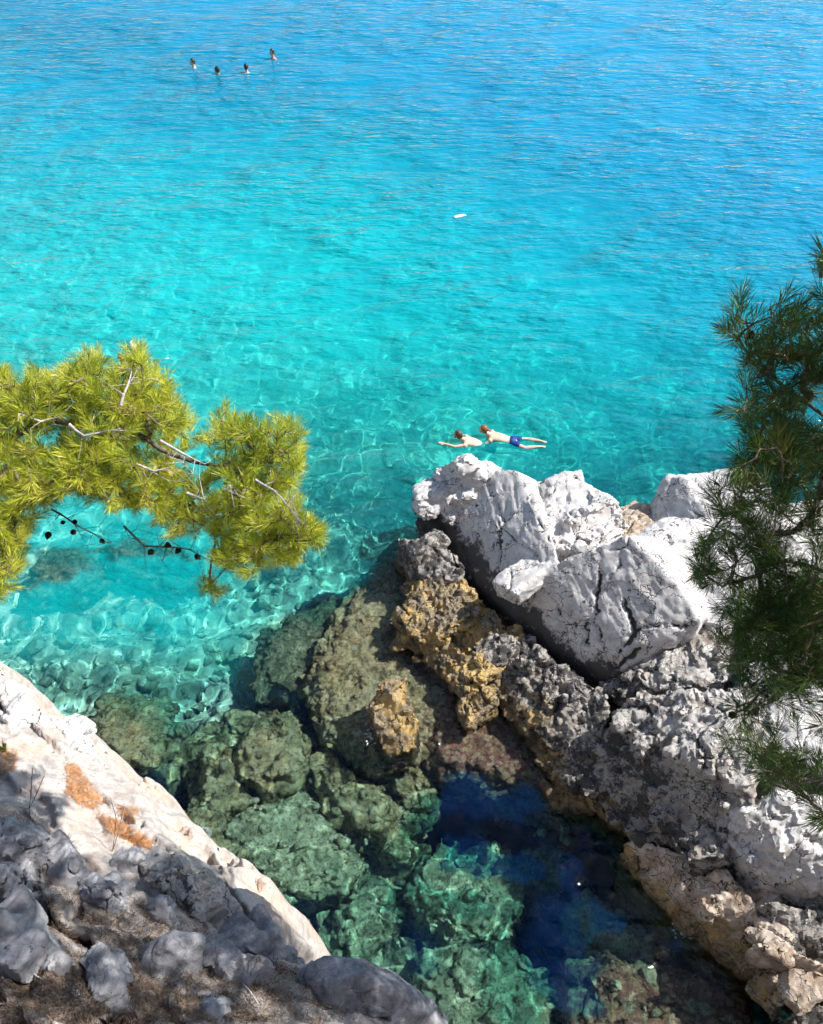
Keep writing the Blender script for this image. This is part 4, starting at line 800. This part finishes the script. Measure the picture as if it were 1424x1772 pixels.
def skin_mat(name, c): 
    s = NT(name); n = s.noise(s.n('NewGeometry').outputs['Position'], 9, 4).outputs[0]; p = s.n('BsdfPrincipled', Base_Color=s.mix(s.ss(n, .3, .7), tuple(x * .88 for x in c), c), Roughness=.38)
    p.inputs['Subsurface Weight'].default_value = .0; return s.surf(p)
M_skin = skin_mat('wet_pale_skin', (.66, .44, .33)); M_skin2 = skin_mat('wet_tan_skin', (.50, .30, .20)); M_hairD = col_mat('wet_dark_hair', (.012, .009, .008), (.04, .026, .02), 60, .45, .5); M_hairB = col_mat('brown_hair', (.05, .025, .015), (.13, .065, .035), 60, .5, .4); M_hairR = col_mat('auburn_hair', (.14, .045, .018), (.34, .14, .06), 60, .5, .4)
M_blue = col_mat('blue_swim_cloth', (.004, .022, .14), (.008, .04, .22), 15, .6, .3); M_eye = col_mat('eye_dark', (.01, .01, .01), (.02, .02, .02), 5, .2, .5); M_cap = col_mat('white_cap', (.78, .78, .76), (.85, .85, .83), 8, .5, .3)
def hairdo(root, off, g, A, s, mat, bun=None, name='hair', low=-.07):
    bm = []; r, f, u = A; ell(bm, g(0, -.018, .022), np.array((.086, .098, .105)) * s, A, 20); ell(bm, g(0, -.055, -.03), np.array((.074, .055, .07)) * s, A)
    if bun == 'bun': ell(bm, g(0, -.115, .03), np.array((.042, .04, .04)) * s, A)
    if bun == 'tail': cap(bm, g(0, -.10, .0), g(.03, -.115, -.15), .038 * s, .018 * s)
    m = finish(bm, .009 * s, 2); v = verts(m); n = vnorm(m); v += n * (.006 * noise(v * 40, 1) + .004 * noise(v * 90, 2))[:, None]
    q = (v - g(0, 0, 0)) / s; face = sstep(.035, .07, q @ f) * sstep(.075, .045, q @ u); v -= (f * s)[None] * (face * .075)[:, None]; setv(m, v - off)
    o = link(name, m, mat, root); return o
def eyes(root, off, g, s):
    for k in (-1, 1):
        bm = []; ell(bm, g(.031 * k, .074, .004) - off, np.array((.011, .008, .007)) * s); link('eye', joined(bm), M_eye, root)
def swimmer(label, u, v, face, skin, hair, s=1.0, arms=((.55, .25, -.05), (-.5, .3, -.08)), hz=.17, bun=None, group='swimmers far out', lean=(0, -.1), haircap=False):
    base = P(u, v, 0); root = empty('person', base); off = base; f = unit(np.array((face[0], face[1], 0.))); r = np.array((f[1], -f[0], 0.)); up = np.array((0, 0, 1.)); L = lambda x, y, z: base + (r * x + f * y + up * z) * s
    bm = []; hc = L(0, .02, hz + .02); g, A = head(bm, hc, f, up, s)
    sh = hz - .22; cap(bm, L(0, 0, hz - .06), L(0, -.02, sh), .055 * s, .062 * s); ell(bm, L(0, -.02, sh - .03), np.array((.19, .10, .10)) * s, (r, f, up)); ell(bm, L(0, lean[1], sh - .25), np.array((.165, .105, .24)) * s, (r, f, up)); ell(bm, L(0, lean[1] * 1.6, sh - .52), np.array((.155, .10, .14)) * s, (r, f, up))
    for k, a in zip((1, -1), arms):
        S_ = L(.185 * k, -.02, sh - .03); E_ = L(.185 * k + a[0] * .5, a[1] * .35, sh - .09 + a[2]); W_ = L(.185 * k + a[0] * .75, a[1] * 1.1, sh - .02 + a[2] * .5); cap(bm, S_, E_, .05 * s, .04 * s); cap(bm, E_, W_, .039 * s, .027 * s); hand(bm, W_, W_ - E_, up, s)
        H_ = L(.09 * k, lean[1] * 1.7, sh - .56); K_ = L(.13 * k, lean[1] * 1.7 + .12, sh - .98); F_ = L(.10 * k, lean[1] * 1.7 - .18, sh - 1.36); cap(bm, H_, K_, .08 * s, .052 * s); cap(bm, K_, F_, .05 * s, .035 * s); cap(bm, F_, L(.10 * k, lean[1] * 1.7 - .10, sh - 1.50), .036 * s, .026 * s)
    m = finish(bm, .013 * s, 3); setv(m, verts(m) - off); b = link('body', m, skin, root); RECV.append(b)
    hairdo(root, off, g, A, s, M_cap if haircap else hair, bun, 'cap' if haircap else 'hair'); eyes(root, off, g, s)
    bm = []; ell(bm, L(0, lean[1] * 1.6, sh - .53) - off, np.array((.168, .112, .10)) * s, (r, f, up)); link('swim_shorts', finish(bm, .015, 1), M_blue, root)
    tag(root, label, 'person', group); return root
swimmer('dark haired swimmer with wet shoulders, leftmost of the four far out', 335, 117, (-.8, -.5), M_skin, M_hairD, 1.05, ((.2, .5, -.06), (-.25, .45, -.05)), .19)
swimmer('dark haired swimmer low in the water, second from left of the far four', 377, 128, (-.9, .3), M_skin2, M_hairD, 1.05, ((.5, .3, 0), (-.3, .5, 0)), .13)
swimmer('dark haired swimmer seen from behind, third from left of the far four', 427, 125, (-.1, 1), M_skin, M_hairD, 1.05, ((.5, .2, 0), (-.6, .2, 0)), .17)
swimmer('swimmer with one arm stretched left, farthest out and rightmost of the far four', 472, 100, (-.6, -.6), M_skin2, M_hairD, 1.05, ((.2, .3, -.05), (-.5, .15, .0)), .19)
swimmer('swimmer in a white cap, half hidden behind the top of the left pine branch', 236, 618, (.5, .8), M_skin, M_hairD, .95, hz=.22, group='swimmers behind the pine branch', haircap=True)
swimmer('brown haired swimmer behind the pine branch, left of the white cap', 214, 634, (-.5, .8), M_skin, M_hairB, .95, hz=.20, group='swimmers behind the pine branch')
def prone(label, hp, fp, hair, bun, s, hz, arm_l, arm_r, back, legs, shorts=True):
    a = np.array(P(*hp)); b = np.array(P(*fp)); base = np.array((a[0], a[1], 0)); ax = b - a; ax[2] = 0; ax = unit(ax); sd = np.cross((0, 0, 1.), ax); up = np.array((0, 0, 1.)); root = empty('person', base); off = base
    L = lambda x, y, z: base + ax * x * s + sd * y * s + up * z
    bm = []; g, A = head(bm, L(0, 0, hz), -ax * 1.0 + up * .1 + sd * .15, up * 1.0 - ax * .1, s)
    cap(bm, L(.03, 0, hz - .05), L(.17, 0, back[0]), .052 * s, .062 * s); T_ = [L(.22, 0, back[0] - .02), L(.42, 0, back[1] - .03), L(.60, 0, back[2] - .03), L(.74, 0, back[3] - .04)]; W_ = (.165, .15, .125, .15); H_ = (.085, .095, .085, .095)
    for i in range(3):
        for k in range(6):
            t = k / 6; w = W_[i] + (W_[i + 1] - W_[i]) * t; h = H_[i] + (H_[i + 1] - H_[i]) * t; ell(bm, T_[i] + (T_[i + 1] - T_[i]) * t, np.array((.09, w, h)) * s, (ax, sd, up))
    ell(bm, T_[3], np.array((.10, .15, .095)) * s, (ax, sd, up))
    for k, arm in ((1, arm_l), (-1, arm_r)):
        S_ = L(.20, .165 * k, back[0] - .03); E_ = L(*arm[0]); Wr = L(*arm[1]); ell(bm, S_, (.06 * s,) * 3); cap(bm, S_, E_, .05 * s, .038 * s); cap(bm, E_, Wr, .038 * s, .026 * s); hand(bm, Wr, Wr - E_, up, s)
    for k, lg in ((1, legs[0]), (-1, legs[1])):
        hp_, kn, an = L(.78, .08 * k, back[3] - .05), L(*lg[0]), L(*lg[1]); cap(bm, hp_, kn, .082 * s, .055 * s); cap(bm, kn, kn + (an - kn) * .35, .053 * s, .055 * s); cap(bm, kn + (an - kn) * .35, an, .055 * s, .034 * s); ft = an + unit(an - kn) * .16 * s + up * -.02; cap(bm, an, ft, .034 * s, .022 * s); ell(bm, an + (ft - an) * .75, np.array((.07, .038, .018)) * s, (ax, sd, up))
    m = finish(bm, .0085, 4); setv(m, verts(m) - off); o = link('body', m, M_skin, root); RECV.append(o); hairdo(root, off, g, A, s, hair, bun); eyes(root, off, g, s)
    if shorts:
        bm = []
        for k in range(5): t = k / 4; c_ = T_[2] * (1 - t) * .35 + T_[3] * (1 - (1 - t) * .35) ; ell(bm, c_ - off, np.array((.075, .176 - .02 * (1 - t), .118)) * s, (ax, sd, up))
        for k in (1, -1): cap(bm, L(.78, .08 * k, back[3] - .05) - off, L(.78, .08 * k, back[3] - .05) + (L(*legs[0 if k > 0 else 1][0]) - L(.78, .08 * k, back[3] - .05)) * .35 - off, .102 * s, .090 * s)
        mm = finish(bm, .012, 2); link('swim_shorts', mm, M_blue, root)
    tag(root, label, 'person', 'pair of swimmers by the headland')
prone('swimmer with auburn hair and blue shorts, back above water, off the headland tip', (835, 754, .0), (937, 768, 0), M_hairR, 'bun', .86, .17, ((.05, .30, -.08), (-.15, .38, -.12)), ((.08, -.26, -.06), (-.12, -.3, -.06)), (.05, .035, .0, -.005), (((1.06, .13, -.03), (1.34, .10, .0)), ((1.03, -.20, -.03), (1.33, -.12, .0))))
prone('swimmer with wet brown hair reaching one arm left, ahead of the blue shorts', (791, 762, .0), (885, 772, 0), M_hairB, 'tail', .86, .15, ((.0, .30, -.12), (-.1, .34, -.2)), ((-.03, -.24, .0), (-.27, -.20, .02)), (.035, .005, -.06, -.11), (((1.06, .12, -.16), (1.38, .08, -.14)), ((1.06, -.12, -.16), (1.38, -.08, -.12))), True)
# a little foam where the swell laps the ledge
V = []; F = []; fr_ = np.random.default_rng(3)
for u_, v_, su, sv, n_ in [(702, 1068, 14, 6, 70), (835, 1182, 16, 12, 90), (725, 1082, 8, 5, 30), (1005, 1396, 8, 5, 30), (640, 1268, 6, 10, 30), (1180, 1612, 14, 8, 40), (735, 905, 8, 5, 30)]:
    for _ in range(n_):
        c_ = P(u_ + fr_.normal(0, su), v_ + fr_.normal(0, sv), .004); r_ = .006 + .012 * fr_.uniform() ** 2; F.append(IF + len(V) * len(IV)); V.append(IV * (r_ * fr_.uniform(.8, 2.2), r_, r_ * .35) + c_)
tag(link('foam', mesh_np('foam', np.concatenate(V), np.concatenate(F)), M_cap), 'thin white foam flecks lapping at the ledges', 'foam', kind='stuff')
# floating litter: a piece of white plastic
fb = P(795, 374, .03); bm = []; ax = unit(np.array((.9, .45, 0))); sd = np.array((-ax[1], ax[0], 0)); up = np.array((0, 0, 1.))
for x, w, h in ((-.14, .055, .035), (-.07, .065, .04), (0, .065, .04), (.07, .062, .04), (.12, .045, .03)): ell(bm, ax * x, np.array((.055, w, h)), (ax, sd, up))
cap(bm, ax * .14 - sd * .03, ax * .19 - sd * .035, .02, .018)
o = link('floating_plastic', finish(bm, .01, 2), M_cap); o.location = fb; tag(o, 'white piece of plastic floating alone on the open blue water', 'litter')
for o in RECV: o.cycles.is_caustics_receiver = True
